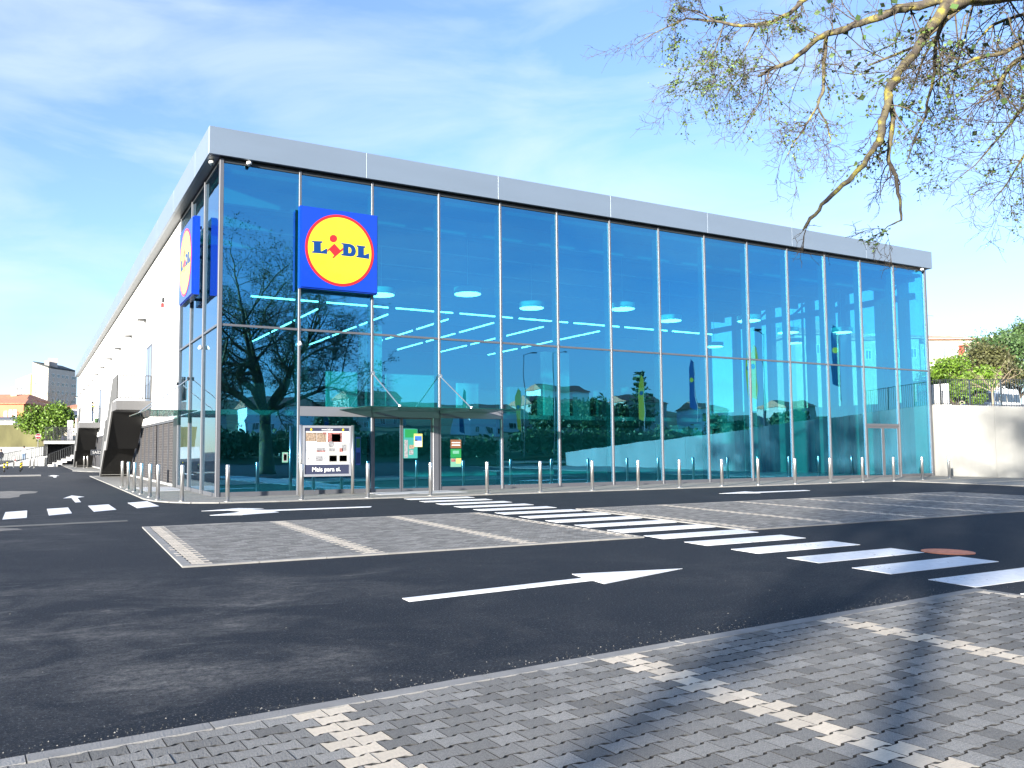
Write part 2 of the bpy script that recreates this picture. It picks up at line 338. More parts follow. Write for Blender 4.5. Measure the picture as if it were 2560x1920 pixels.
# ------------------------------------------------------------------ paving of the parking bays
PXW, PYH = 0.17, 0.1225
def paver_outline(gap=0.0026):
    a = PXW/2-gap; h0 = PYH/2-gap; A = 0.0085
    xs = [-a, -a+0.014, -a+0.036, a-0.036, a-0.014, a]; g_ = [A, A*0.9, -A, -A, A*0.9, A]
    up = [(x, h0+q) for x, q in zip(xs, g_)]
    return [(x, -y) for x, y in up] + [(x, y) for x, y in reversed(up)]
def paver_mb(mb, cx, cy, top, tilt=(0,0), simple=False, m=0, tf=None):
    ol = paver_outline(); n = len(ol)
    def P(x, y, z):
        X, Y = cx+x, cy+y
        if tf: X, Y = tf(X, Y)
        return (X, Y, z + tilt[0]*x + tilt[1]*y)
    if simple:
        vs = [P(x, y, top) for x, y in ol] + [P(x, y, top-0.014) for x, y in ol]
        o_ = len(mb.f); mb.add(vs, [tuple(range(n))] + [(i+n, (i+1)%n+n, (i+1)%n, i) for i in range(n)], 2)
        mb.m[o_] = m; return
    ins = [(x*(1-0.004/0.085), y*(1-0.004/0.06)) for x, y in ol]
    vs = [P(x, y, top) for x, y in ins] + [P(x, y, top-0.004) for x, y in ol] + [P(x, y, top-0.018) for x, y in ol]
    mb.add(vs, [tuple(range(n))] + [(i+n, (i+1)%n+n, (i+1)%n, i) for i in range(n)] + [(i+2*n, (i+1)%n+2*n, (i+1)%n+n, i+n) for i in range(n)], m)
def inside(poly, x, y):
    c = False; n = len(poly); j = n-1
    for i in range(n):
        (xi, yi), (xj, yj) = poly[i], poly[j]
        if (yi > y) != (yj > y) and x < (xj-xi)*(y-yi)/(yj-yi)+xi: c = not c
        j = i
    return c
TOPZ = 0.022
def bay(name, poly, y_edge, stripes, tf, label, singles=0, simple=True, extra_rows=0):
    """poly, stripes in unsheared bay coordinates; tf maps them to the world"""
    xs = [p[0] for p in poly]; ys = [p[1] for p in poly]
    root = MB().prism([tf(*p) for p in poly], 0.001, 0.008, 0, False).build(name, BED); struct(root, label)
    cells = []
    r0 = int((y_edge-max(ys))/PYH)-1; nr = int((max(ys)-min(ys))/PYH)+3
    for k in range(nr):
        y = y_edge - PYH*(k+0.5); off = 0.0 if k % 2 == 0 else 0.5
        i0 = int(min(xs)/PXW)-1; i1 = int(max(xs)/PXW)+2
        for i in range(i0, i1):
            x = (i+0.5+off)*PXW
            if not inside(poly, x, y): continue
            w = 0
            for s in stripes:
                j = round(s/PXW)                       # stripe starts on the joint nearest s
                if (k % 2 == 0 and i in (j, j+1)) or (k % 2 == 1 and i == j): w = 1
            cells.append((x, y, w))
    if singles:
        cells.sort(key=lambda c: (Vector((*tf(c[0], c[1]), 0))-CAM).length)
    gm = MB(); paver_mb(gm, 0, 0, TOPZ, simple=True); gme = gm.mesh('paver', [PAVE, PAVEW, BED]); gm.m[0] = 1; wme = gm.mesh('paver_cream', [PAVE, PAVEW, BED])
    n_g = n_w = 0; rest = MB()
    for c in cells:
        p = tf(c[0], c[1]); v = p[0]-CAM.x, p[1]-CAM.y
        d = v[0]*_f.x+v[1]*_f.y; s = v[0]*_r.x+v[1]*_r.y
        q = None
        if d > 1.0:
            dv = Vector((p[0], p[1], 0))-CAM; q = (PX+FPX*dv.dot(_r)/dv.dot(_f), PY-FPX*dv.dot(_u)/dv.dot(_f))
        seen = q is not None and -60 < q[0] < 2620 and q[1] < 1975
        one = singles and seen and ((c[2] == 0 and n_g < 300) or (c[2] == 1 and n_w < 300))
        if one:
            o = link('paver' if c[2] == 0 else 'cream_paver', gme if c[2] == 0 else wme, root, (p[0], p[1], rnd.uniform(-0.0015, 0.0012)), (rnd.uniform(-0.006,0.006), rnd.uniform(-0.006,0.006), math.atan2(tf(1,0)[1]-tf(0,0)[1], 1)))
            if c[2]: n_w += 1
            else: n_g += 1
        else:
            if not seen and singles: 
                if d < -3: continue
            paver_mb(rest, c[0], c[1], TOPZ+rnd.uniform(-0.0012,0.001), (rnd.uniform(-0.005,0.005), rnd.uniform(-0.005,0.005)), simple, c[2], tf)
    o = rest.build('pavers', [PAVE, PAVEW, BED], root); o['kind'] = 'stuff'
    return root
def kerb_line(root, pts, w=0.10, seg=0.9, z=0.0235):
    """row of kerb stones along a world polyline"""
    for a, c in zip(pts, pts[1:]):
        a, c = Vector((*a, 0)), Vector((*c, 0)); t = (c-a); L_ = t.length; n = max(1, round(L_/seg)); t.normalize(); s = Vector((-t.y, t.x, 0))*w/2
        for i in range(n):
            p0 = a+t*(L_*i/n+0.004); p1 = a+t*(L_*(i+1)/n-0.004); dz = rnd.uniform(-0.002, 0.002)
            b = MB(); e = 0.003; si = s*(1-e/(w/2))
            lo = [p0-s, p1-s, p1+s, p0+s]; hi = [p0-si, p1-si, p1+si, p0+si]
            b.add([(v.x, v.y, 0.001) for v in lo]+[(v.x, v.y, z-0.003+dz) for v in lo]+[(v.x, v.y, z+dz) for v in hi],
                  [(0,1,5,4),(1,2,6,5),(2,3,7,6),(3,0,4,7),(4,5,9,8),(5,6,10,9),(6,7,11,10),(7,4,8,11),(8,9,10,11)])
            b.build('kerb_stone', KERB, root)
# near bay (foreground): kerb drifts from y=-21.54 at x=-5.24 to -20.98 at x=3.15
def tfn(x, y): return (x, y + 0.0655*(x+5.24) - 0.02*math.sin((x+5.24)/8.4*math.pi)*0)
near = bay('near_parking_bay', [(-7.5,-21.60), (3.36,-21.60), (3.36,-27.6), (-7.5,-27.6)], -21.60, [-3.95,-1.69,0.76,3.23], tfn,
           'grey interlocking paving of the parking bay in the foreground', 300, True)
kerb_line(near, [tfn(-7.5,-21.545), tfn(-5.2,-21.54), tfn(3.46,-21.54)], 0.11)
kerb_line(near, [tfn(3.42,-21.60), tfn(3.42,-27.6)], 0.11)
def tfl(x, y): return (x+0.035*(y+9.5), y-0.04*(x+3.3)*0.5)
il = bay('left_parking_bay', [(-3.16,-9.42),(3.98,-9.42),(3.98,-15.18),(-3.16,-15.18)], -9.42, [-3.16,-0.78,1.74,3.80], tfl, 'grey paved parking bays left of the pedestrian crossing')
kerb_line(il, [tfl(-3.22,-9.37), tfl(4.05,-9.37)], 0.08); kerb_line(il, [tfl(-3.22,-9.33), tfl(-3.22,-15.27)], 0.12); kerb_line(il, [tfl(-3.22,-15.23), tfl(4.05,-15.23)], 0.08)
kerb_line(il, [tfl(4.02,-9.42), tfl(4.02,-15.18)], 0.06)
def tfr(x, y): return (x+(0.08+0.004*(x-6.7))*(y+9.7), y+0.0*(x))
ir = bay('right_parking_bay', [(6.76,-9.70),(21.8,-9.70),(21.6,-15.30),(6.76,-15.30)], -9.70, [6.76,9.24,11.90,14.40,16.90,19.50], tfr, 'long grey paved parking bays right of the pedestrian crossing')
kerb_line(ir, [tfr(6.7,-9.65), tfr(21.86,-9.65)], 0.08); kerb_line(ir, [tfr(6.7,-15.35), tfr(21.7,-15.35)], 0.08); kerb_line(ir, [tfr(6.72,-9.70), tfr(6.72,-15.30)], 0.06); kerb_line(ir, [tfr(21.84,-9.70), tfr(21.64,-15.30)], 0.08)

# loose grit swept against the kerbs
def grit(name, fn, n, lab, m):
    b = MB(); rg_ = random.Random(n)
    for _ in range(n):
        x, y = fn(rg_); s_ = rg_.choice((0.002,0.003,0.003,0.004,0.006)); a = rg_.uniform(0,6.28)
        p = [(x+s_*math.cos(a+k*2.09)*rg_.uniform(0.7,1.2), y+s_*math.sin(a+k*2.09)*rg_.uniform(0.7,1.2), 0.0005) for k in range(3)]
        b.add(p+[(x, y, s_*rg_.uniform(0.7,1.2))], [(0,1,3),(1,2,3),(2,0,3)])
    o = b.build(name, m); o['kind'] = 'stuff'; o['label'] = lab; o['category'] = 'gravel'
GRITM = mat('pale_grit', (0.13,0.128,0.12), 0.9, rand=0.7)
def _nk(g_):
    x = g_.uniform(-6.5, 3.2); y = tfn(x, -21.48)[1]; return x, y+abs(g_.gauss(0, 0.13))
grit('loose_grit', _nk, 1500, 'loose pale grit on the asphalt along the near kerb', GRITM)
def _all(g_): return g_.uniform(-9, 12), g_.uniform(-21, -3)
grit('scattered_grit', _all, 1600, 'pale stone chips scattered over the asphalt', GRITM)

# pavements round the building
SMALL = mat('small_block_paving', (0.23,0.225,0.205), 0.9, noise=0.30, nscale=14, bump=0.6, bscale=22)
def pavement(name, poly, label, kerb):
    b = MB().prism(poly, 0.0, 0.030, 0, False); o = struct(b.build(name, SMALL), label); kerb_line(o, kerb, 0.12, 1.0, 0.036); return o
edge = [(-2.0,26.5),(-2.02,12.0),(-2.06,0.4),(-1.92,-0.9),(-1.62,-1.7),(-1.14,-2.3),(-0.45,-2.70),(1.2,-2.9),(5.0,-2.95),(14.3,-3.05),(21.7,-3.1),(28.4,-3.13),(28.9,-3.35)]
front_pavement = pavement('front_pavement', edge + [(28.6,-6.3),(28.2,-9.0),(27.0,-30.0),(36.66,-30.0),(36.66,0.0),(0.0,0.0),(0.0,26.5)], 'grey block pavement along the glass front', edge+[(28.6,-6.3),(28.2,-9.0),(27.0,-30.0)])
for y in (-3.6,-6.1,-8.6):
    marking('bay_line', [(29.6,y),(36.4,y+0.3),(36.4,y+0.42),(29.6,y+0.12)], front_pavement, PAVEW, 0.036)
e2 = [(-2.2,79.0),(-2.1,46),(-2.3,41.5),(-1.5,38.5),(-0.7,37.2)]
pavement('side_pavement', e2 + [(0,37.2),(0,79)], 'pavement beside the far staircase', e2)
b = MB().prism([(-9.5,28.5),(-4.6,29.2),(-4.6,31.0),(-9.5,30.6)], 0.0, 0.05, 0, False)
struct(b.build('traffic_island', KERB), 'low concrete island with striped posts at the left edge')
MATW = mat('entrance_mat', (0.50,0.50,0.52), 0.8)
MB().box(4.9,8.1,-1.55,-0.12,0.030,0.036).build('entrance_mat', MATW, front_pavement)
MB().box(-1.5,-0.12,5.0,8.6,0.030,0.036).build('entrance_mat', MATW, front_pavement)
# ------------------------------------------------------------------ supermarket building
W = 2.6; NB = 14; FX = W*NB; ZG = 10.83; ZT = 5.476; ZF0, ZF1 = 10.867, 11.76; DEEP = 86.0
shop = tag(empty('supermarket'), 'large supermarket with a blue glass front and white side wall', 'supermarket')
front = link('front_glazing', None, shop)
def pane(x0, x1, z0, z1, parent, axis='x', at_=0.0, name='glass_pane', mats=None):
    t = 0.02; b = MB(); ax = rnd.uniform(-0.0028, 0.0028); az = rnd.uniform(-0.0028, 0.0028)
    w2, h2 = (x1-x0)/2, (z1-z0)/2
    if axis == 'x':
        b.box(-w2, w2, -t/2, t/2, -h2, h2); loc = ((x0+x1)/2, at_, (z0+z1)/2); outer = 2
    else:
        b.box(-t/2, t/2, -w2, w2, -h2, h2); loc = (at_, (x0+x1)/2, (z0+z1)/2); outer = 5
    b.m = [0 if i == outer else 1 for i in range(6)]
    return b.build(name, mats or [GLASS, GLASSB], parent, False, loc, (ax, 0, az) if axis == 'x' else (0, ax, az))
MW = 0.035
for i in range(NB+1):
    x = i*W; w = 0.042 if 0 < i < NB else 0.075
    lo = 0.0
    MB().bbox(x-w+ (0.02 if i == 0 else 0), x+w, -0.075, 0.09, lo, ZG+0.03, 0.008).build('mullion', ALU, front)
for i in range(NB):
    x0, x1 = i*W+0.042, (i+1)*W-0.042
    MB().box(x0, x1, -0.055, 0.06, ZT-0.035, ZT+0.035).build('transom', ALU, front)
    MB().box(x0, x1, -0.05, 0.06, ZG-0.10, ZG+0.02).build('head_rail', ALUDK, front)
    pane(x0, x1, ZT+0.035, ZG-0.10, front)
    if i in (1, 2, 3):
        MB().box(x0, x1, -0.09, 0.06, 2.61, 2.93).build('door_header', mat('grey_header_panel', (0.17,0.18,0.20), 0.45, 0.3), front)
        pane(x0, x1, 2.93, ZT-0.035, front)
        if i != 2:
            MB().box(x0, x1, -0.05, 0.06, 0.03, 0.17).build('base_rail', ALU, front); pane(x0, x1, 0.17, 2.61, front)
    elif i == 12:
        MB().box(x0, x1, -0.06, 0.06, 2.55, 2.68).build('door_header', ALU, front); pane(x0, x1, 2.68, ZT-0.035, front)
    else:
        MB().box(x0, x1, -0.05, 0.06, 0.03, 0.17).build('base_rail', ALU, front); pane(x0, x1, 0.17, ZT-0.035, front)
# sliding entrance door and the right door
def leaf(name, x0, x1, z0, z1, fr=0.05):
    d = link(name, None, shop, (0,0,0)); b = MB()
    b.box(x0, x0+fr, -0.03, 0.04, z0, z1); b.box(x1-fr, x1, -0.03, 0.04, z0, z1); b.box(x0+fr, x1-fr, -0.03, 0.04, z0, z0+0.10); b.box(x0+fr, x1-fr, -0.03, 0.04, z1-fr, z1)
    b.build('door_frame', ALU, d); pane(x0+fr, x1-fr, z0+0.10, z1-fr, d, name='door_glass'); return d
leaf('sliding_door', 5.255, 6.30, 0.036, 2.605); leaf('sliding_door', 6.32, 7.50, 0.036, 2.605)
MB().bbox(7.51, 7.74, -0.10, 0.10, 0.03, 2.605, 0.01).build('door_post', ALU, shop)
leaf('side_door', 31.27, 32.50, 0.036, 2.545, 0.09); leaf('side_door', 32.52, 33.73, 0.036, 2.545, 0.09)
# glazing that turns the corner on the left side
sideg = link('side_glazing', None, shop); SY = [0.0, 2.45, 4.95, 7.42]
for i in range(1, 4): MB().bbox(-0.075, 0.09, SY[i]-0.05, SY[i]+0.05, 0, ZG+0.03, 0.008).build('mullion', ALU, sideg)
for i in range(3):
    y0, y1 = SY[i]+(0.075 if i == 0 else 0.05), SY[i+1]-0.05
    MB().box(-0.055, 0.06, y0, y1, ZT-0.035, ZT+0.035).build('transom', ALU, sideg); MB().box(-0.05, 0.06, y0, y1, 0.03, 0.15).build('base_rail', ALU, sideg)
    MB().box(-0.05, 0.06, y0, y1, ZG-0.10, ZG+0.02).build('head_rail', ALUDK, sideg)
    pane(y0, y1, ZT+0.035, ZG-0.10, sideg, 'y'); pane(y0, y1, 0.15, ZT-0.035, sideg, 'y')
# right side glazing with steel columns and braces behind it
rg = link('right_glazing', None, shop); SC = mat('painted_steel_column', (0.09,0.10,0.11), 0.5, 0.2)
for i in range(6):
    y0, y1 = 0.09+i*2.5, 0.09+(i+1)*2.5
    MB().box(FX-0.06, FX+0.055, y1-0.04, y1+0.04, 0, ZG).build('mullion', ALU, rg); pane(y0, y1-0.04, 3.9, ZG, rg, 'y', FX, mats=[GLASSB, GLASSB])
MB().box(FX-0.12, FX+0.12, 0.1, DEEP, 0.0, 3.9).build('right_base_wall', CONC, shop)
MB().box(FX-0.12, FX+0.12, 15.2, DEEP, 3.9, ZG).build('right_side_wall', WPLAST, shop)
for y in (0.9, 2.25, 4.4, 6.7, 9.6, 12.4): MB().box(FX-0.62, FX-0.22, y-0.2, y+0.2, 0, 10.5).build('steel_column', SC, rg)
for y in (0.9, 4.4, 9.6): MB().box(FX-1.7, FX-1.4, y-0.15, y+0.15, 0, 10.5).build('steel_column', SC, rg)
MB().box(FX-0.60, FX-0.30, 0.3, 14.8, 9.3, 9.62).build('steel_beam', SC, rg); MB().box(FX-0.60, FX-0.30, 0.3, 14.8, 10.25, 10.55).build('steel_beam', SC, rg)
for y in (0.9, 4.4, 6.7, 9.6):
    MB().tube([(FX-0.45,y,10.3),(FX-0.45,y+1.3,9.5)], 0.09, 4).build('brace', SC, rg)
# fascia
fas = link('roof_fascia', None, shop)
OL, OF = 0.445, 0.294; xs = [-OL + (FX+OF+OL)*k/7 for k in range(8)]
for a, c in zip(xs, xs[1:]): MB().bbox(a+0.006, c-0.006, -OF, -OF+0.10, ZF0, ZF1, 0.006).build('fascia_panel', FASC, fas)
ys = [-OF+0.10+0.006] + [2.2+4.68*k for k in range(18)] + [DEEP]
for a, c in zip(ys, ys[1:]): MB().bbox(-OL, -OL+0.10, a+0.006, c-0.006, ZF0, ZF1, 0.006).build('fascia_panel', FASC, fas)
MB().bbox(FX+OF-0.10, FX+OF, -OF+0.11, 40, ZF0, ZF1, 0.006).build('fascia_panel', FASC, fas)
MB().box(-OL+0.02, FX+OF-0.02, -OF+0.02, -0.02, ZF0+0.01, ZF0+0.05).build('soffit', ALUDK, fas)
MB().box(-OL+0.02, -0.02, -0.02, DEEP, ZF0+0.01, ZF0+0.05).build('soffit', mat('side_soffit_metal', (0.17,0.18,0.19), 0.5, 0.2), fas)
MB().box(-OL+0.12, FX+OF-0.12, -OF+0.12, DEEP, ZF1-0.5, ZF1-0.25).build('roof', mat('roof_membrane', (0.3,0.3,0.3), 0.8), shop)
# white side wall, brick base
MB().box(-0.02, 0.30, 7.47, DEEP, 2.80, ZG+0.03).build('white_side_wall', WPLAST, shop)
MB().box(0.30, FX-0.12, DEEP-0.3, DEEP, 0, ZG).build('rear_wall', WPLAST, shop)
def brick_mat():
    m = bpy.data.materials.new('dark_brick_screen'); m.use_nodes = True; N, L = m.node_tree.nodes, m.node_tree.links
    t = N.new('ShaderNodeTexCoord'); mpn = N.new('ShaderNodeMapping'); mpn.inputs['Rotation'].default_value = (R(90), 0, R(90))
    sp = N.new('ShaderNodeSeparateXYZ'); cb = N.new('ShaderNodeCombineXYZ'); L.new(t.outputs['Object'], sp.inputs[0])
    L.new(sp.outputs['Y'], cb.inputs['X']); L.new(sp.outputs['Z'], cb.inputs['Y'])
    bt = N.new('ShaderNodeTexBrick'); bt.inputs['Color1'].default_value = (0.030,0.027,0.028,1); bt.inputs['Color2'].default_value = (0.045,0.040,0.040,1); bt.inputs['Mortar'].default_value = (0.10,0.097,0.095,1)
    bt.inputs['Scale'].default_value = 1.0; bt.inputs['Brick Width'].default_value = 0.6; bt.inputs['Row Height'].default_value = 0.115; bt.inputs['Mortar Size'].default_value = 0.010
    L.new(cb.outputs[0], bt.inputs['Vector']); b = N['Principled BSDF']; b.inputs['Roughness'].default_value = 0.85
    L.new(bt.outputs['Color'], b.inputs['Base Color'])
    bp = N.new('ShaderNodeBump'); bp.inputs['Strength'].default_value = 0.5; bp.inputs['Distance'].default_value = 0.01; bp.invert = True
    L.new(bt.outputs['Fac'], bp.inputs['Height']); L.new(bp.outputs['Normal'], b.inputs['Normal']); return m
BRICK = brick_mat()
base = link('brick_base', None, shop)
for (y0, y1) in ((8.95, 27.0), (36.5, 66.0)):
    MB().box(0.10, 0.30, y0, y1, 0.12, 2.80).build('brick_panel', BRICK, base)
    MB().box(0.02, 0.32, y0, y1, 0.0, 0.12).build('plinth', CONC, base); MB().box(0.02, 0.10, y0, y1, 2.70, 2.80).build('top_trim', ALU, base)
    y = y0+0.05
    while y < y1:
        MB().box(0.035, 0.10, y-0.03, y+0.03, 0.12, 2.70).build('screen_post', ALU, base); y += 1.62
MB().box(0.0, 0.16, 7.48, 8.30, 0.03, 2.80).build('dark_door_panel', mat('anthracite_panel', (0.06,0.065,0.07), 0.4, 0.4), base)
MB().box(0.0, 0.14, 8.32, 8.93, 0.03, 2.80).build('dark_door_panel', MATS['anthracite_panel'], base)
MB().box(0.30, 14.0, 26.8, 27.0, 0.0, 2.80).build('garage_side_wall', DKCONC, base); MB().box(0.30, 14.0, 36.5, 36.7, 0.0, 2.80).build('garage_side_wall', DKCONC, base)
MB().box(0.30, FX-0.12, 14.4, DEEP-0.3, 2.82, 3.0).build('upper_floor_slab', CONC, base)
for y in (16.75, 48.6):
    d = link('exit_door', None, shop); MB().box(-0.055, -0.021, y-1.0, y+1.0, 3.95, 6.74).build('door_leaf', mat('blue_grey_door', (0.20,0.25,0.33), 0.4, 0.3), d)
    for z0, z1, y0, y1 in ((6.66,6.76,y-1.04,y+1.04),(3.92,6.66,y-1.04,y-0.97),(3.92,6.66,y+0.97,y+1.04),(3.92,6.66,y-0.03,y+0.03)): MB().box(-0.07, -0.022, y0, y1, z0, z1).build('door_frame', ALU, d)

# interior seen through the glass
inn = link('sales_hall_interior', None, shop); IW = mat('interior_wall', (0.60,0.63,0.62), 0.7); IC = mat('interior_ceiling', (0.10,0.11,0.12), 0.8)
MB().box(0.1, FX-0.14, 0.08, 14.4, 0.0, 0.025).build('hall_floor', mat('hall_floor_tile', (0.50,0.50,0.49), 0.35, noise=0.05), inn)
MB().box(0.1, FX-0.8, 14.4, 14.7, 0.0, 2.8).build('hall_back_wall', IW, inn)
MB().box(9.0, 9.2, 20.0, 40.0, 3.0, 10.4).build('inner_wall', IW, inn); MB().box(0.4, FX-0.6, 40.0, 40.3, 3.0, 10.4).build('inner_wall', IW, inn)
MB().box(0.1, FX-0.14, 0.08, 60, 10.45, 10.6).build('hall_ceiling', IC, inn)
for k in range(8): MB().box(0.3, FX-0.8, 1.4+2.9*k, 1.6+2.9*k, 9.85, 10.45).build('roof_beam', mat('ceiling_beam', (0.26,0.28,0.30), 0.7), inn)
for i in range(1, NB): MB().box(i*W-0.04, i*W+0.04, 0.10, 0.32, 0.03, 10.4).build('glass_fin', SC, inn)
for (x0, x1, y0, y1, z0, z1) in ((6.1,7.5,7.4,7.6,3.2,4.9),(8.9,11.6,7.4,7.6,3.2,4.9),(12.5,13.6,7.4,7.6,3.1,4.6),(10.0,11.0,13.0,13.8,2.9,8.0),(20.5,22.2,12.0,12.4,3.0,7.0)):
    MB().box(x0, x1, y0, y1, z0, z1).build('hall_panel', mat('white_hall_panel', (0.66,0.70,0.68), 0.6), inn)
MB().box(0.4, 30.0, 7.2, 14.4, 2.95, 3.15).build('gallery_floor', CONC, inn)
for k in range(12): MB().box(3.6+2.1*k, 4.9+2.1*k, 12.2, 12.9, 3.15, 4.7+0.25*(k % 3)).build('hall_shelf', mat('hall_shelving', (0.24,0.27,0.27), 0.7), inn)

# lamps inside
def pendant(x, y, z, n):
    p = tag(empty('pendant_lamp', (x, y, z)), 'round white pendant lamp behind the glass, %s from the left' % ORD[n], 'lamp', 'round pendant lamps in the entrance hall')
    MB().lathe([(0.53,-0.13),(0.58,-0.12),(0.58,0.13),(0.50,0.14),(0.0,0.14)], 32).build('drum_shade', WHITE, p, True)
    MB().lathe([(0.0,-0.140),(0.55,-0.140),(0.55,-0.131),(0.0,-0.131)], 32).build('diffuser', LAMPW, p)
    MB().tube([(0,0,0.14),(0,0,10.44-z)], 0.012, 6).build('cable', STEEL, p)
PEND = [(730+0,8.1)]
pl = []
for (u_, v_) in ((953,730),(1169,728),(1329,763.6),(1556,766),(1675,796),(1785,862),(1872,796),(1970,826),(2103,826),(1985,853)):
    q = onz(u_, v_, 8.1)
    if 1.0 < q.y < 14: pl.append((q.x, q.y, 8.1))
    else:
        q = ony(u_, v_, 6.0); pl.append((q.x, 6.0, q.z))
pl.sort()
for n, q in enumerate(pl): pendant(q[0], q[1], q[2], n)
def strip(a, c, n, lab):
    b = MB(); a, c = Vector(a), Vector(c); t = (c-a).normalized(); s = Vector((-t.y, t.x, 0))*0.024
    b.hexa([a-s, c-s, c+s, a+s, a-s+Vector((0,0,.06)), c-s+Vector((0,0,.06)), c+s+Vector((0,0,.06)), a+s+Vector((0,0,.06))])
    o = b.build('strip_light', STRIP); tag(o, lab, 'strip light', 'strip lights in the sales hall')
ns = 0
for k in range(8):
    x0 = 2.2+3.05*k; strip((x0, 5.0, 7.4), (x0+2.7, 5.0, 7.4), ns, 'strip light in the row along the glass, %s from the left' % ORD[k])
ROWX = [5.4, 8.6, 11.6, 14.0, 16.8, 20.2]
for k, x in enumerate(ROWX):
    for j in range(3):
        strip((x, 6.6+3.9*j, 7.4), (x, 10.0+3.9*j, 7.4), 0, 'strip light running into the hall, row %s from the left, %s from the glass' % (['one','two','three','four','five','six'][k], ORD[j]))

# ------------------------------------------------------------------ signs
def P2(pts): return [(p.x, p.z) for p in (ony(730+x/6.6375, 500+y/6.6375, -0.452) for x, y in pts)]
LETTERS = [
 [(355,680),(528,688),(526,714),(498,716),(500,852),(516,852),(605,803),(605,898),(355,878),(355,855),(385,850),(385,708),(355,702)],
 [(1090,752),(1238,772),(1238,797),(1212,798),(1212,916),(1226,916),(1300,885),(1300,982),(1088,952),(1088,928),(1115,925),(1115,782),(1090,778)]]
D_OUT = [(840,716),(960,728),(1015,742),(1050,768),(1072,808),(1082,850),(1074,892),(1055,922),(1025,938),(990,941),(840,922),(840,898),(870,894),(870,744),(840,738)]
D_IN = [(960,786),(985,794),(1002,815),(1006,846),(1000,872),(985,884),(960,884)]
I_BODY = [(725,727),(822,835),(868,796),(870,832),(735,945),(708,972),(690,955),(722,925),(640,832),(612,860),(612,832)]
def sign(name, to, label):
    """to(u, v, w): sign plane coordinates (right, up, out) to world"""
    s = tag(empty(name, to(0, 0, 0)), label, 'sign', 'square logo signs at the glass corner'); base_ = Vector(to(0,0,0))
    def T(u, v, w): return Vector(to(u, v, w)) - base_
    H = 1.375
    def bx(b, u0, u1, v0, v1, w0, w1, m=0):
        c = [T(u0,v0,w0),T(u1,v0,w0),T(u1,v1,w0),T(u0,v1,w0),T(u0,v0,w1),T(u1,v0,w1),T(u1,v1,w1),T(u0,v1,w1)]; b.hexa(c, m)
    b = MB(); bx(b, -H, H, -H, H, -0.26, -0.05); b.build('sign_box', BLUE, s)
    b = MB(); bx(b, -H+0.035, H-0.035, -H+0.035, H-0.035, -0.05, -0.002); b.build('sign_face', BLUE, s)
    def disc(r0, r1, w0, w1, m, nm):
        b = MB(); n = 64; vs = []
        for w_ in (w0, w1):
            for r_ in ((r0, r1) if r0 > 0 else (r1,)):
                for k in range(n): a = 2*math.pi*k/n; vs.append(T(r_*math.cos(a), r_*math.sin(a), w_))
        if r0 > 0:
            fs = []
            for k in range(n):
                k2 = (k+1) % n; fs += [(2*n+k, 3*n+k, 3*n+k2, 2*n+k2), (n+k, n+k2, 3*n+k2, 3*n+k), (k, 2*n+k, 2*n+k2, k2)]
        else: fs = [tuple(range(n, 2*n))] + [(k, (k+1)%n, (k+1)%n+n, k+n) for k in range(n)]
        b.add(vs, fs); b.build(nm, m, s)
    disc(0, 1.125, -0.001, 0.006, YEL, 'yellow_disc'); disc(1.125, 1.215, -0.001, 0.009, RED, 'red_ring')
    cu, cv = 3.92, 8.18
    def poly(pts, m, nm, w1=0.012):
        q = [(p[0]-cu, p[1]-cv) for p in P2(pts)]; b = MB(); n = len(q)
        b.add([T(u, v, 0.004) for u, v in q]+[T(u, v, w1) for u, v in q], [tuple(range(n)), tuple(range(n, 2*n))]+[(i,(i+1)%n,(i+1)%n+n,i+n) for i in range(n)]); b.build(nm, m, s)
    for L_ in LETTERS: poly(L_, LTBLUE, 'letter')
    poly(D_OUT, LTBLUE, 'letter'); poly(D_IN, YEL, 'letter_counter', 0.0135)
    poly(I_BODY, RED, 'letter', 0.0125)
    cx = P2([(708,643)])[0]; r_ = 0.145
    poly([(708+62*math.cos(2*math.pi*k/28), 643+62*math.sin(2*math.pi*k/28)) for k in range(28)], RED, 'letter_dot')
    for v in (-1.15, 0.45, 1.1):
        b = MB()
        for u in (-0.85, 0.85): bx(b, u-0.04, u+0.04, v-0.05, v+0.05, -0.40, -0.26)
        b.build('bracket', BLACK, s)
    return s
sign('logo_sign', lambda u, v, w: (3.87+u, -0.45-w, 8.18+v), 'square blue sign with yellow disc facing the car park, on the glass front')
sign('logo_sign', lambda u, v, w: (-0.45-w, 3.83-u, 8.22+v), 'square blue sign with yellow disc on the left side of the glass corner')

# domes of the security cameras
def dome(x, y, z, lab):
    c = tag(empty('security_camera', (x, y, z)), lab, 'camera', 'dome cameras under the fascia')
    MB().lathe([(0.0,0.0),(0.05,0.0),(0.05,-0.05),(0.085,-0.06),(0.09,-0.12),(0.06,-0.13)], 16).build('housing', WHITE, c, True)
    MB().lathe([(0.0,-0.21),(0.04,-0.20),(0.062,-0.165),(0.065,-0.13)], 16).build('dome', DARKGL, c, True)
dome(-0.25, 0.3, ZF0+0.01, 'white dome camera under the left soffit beside the corner'); dome(0.85, -0.17, ZF0+0.01, 'white dome camera under the front soffit near the left corner')
dome(36.0, -0.17, ZF0+0.01, 'white dome camera under the soffit at the right end')
for (x, y, z, lab) in ((0.0-0.13, 2.45, 5.0, 'small white flood lamp on the side glazing mullion'), (2.6, -0.14, 4.98, 'small white flood lamp on the front mullion beside the reflected tree')):
    c = tag(empty('flood_lamp', (x, y, z)), lab, 'lamp'); MB().lathe([(0.02,-0.05),(0.075,-0.04),(0.07,0.02),(0.03,0.09),(0.0,0.10)], 12).build('lamp_head', WHITE, c, True)
    MB().tube([(0,0,0.05),(0.09 if x < 0 else 0, 0 if x < 0 else 0.09, 0.05)], 0.015, 6).build('arm', ALU, c)

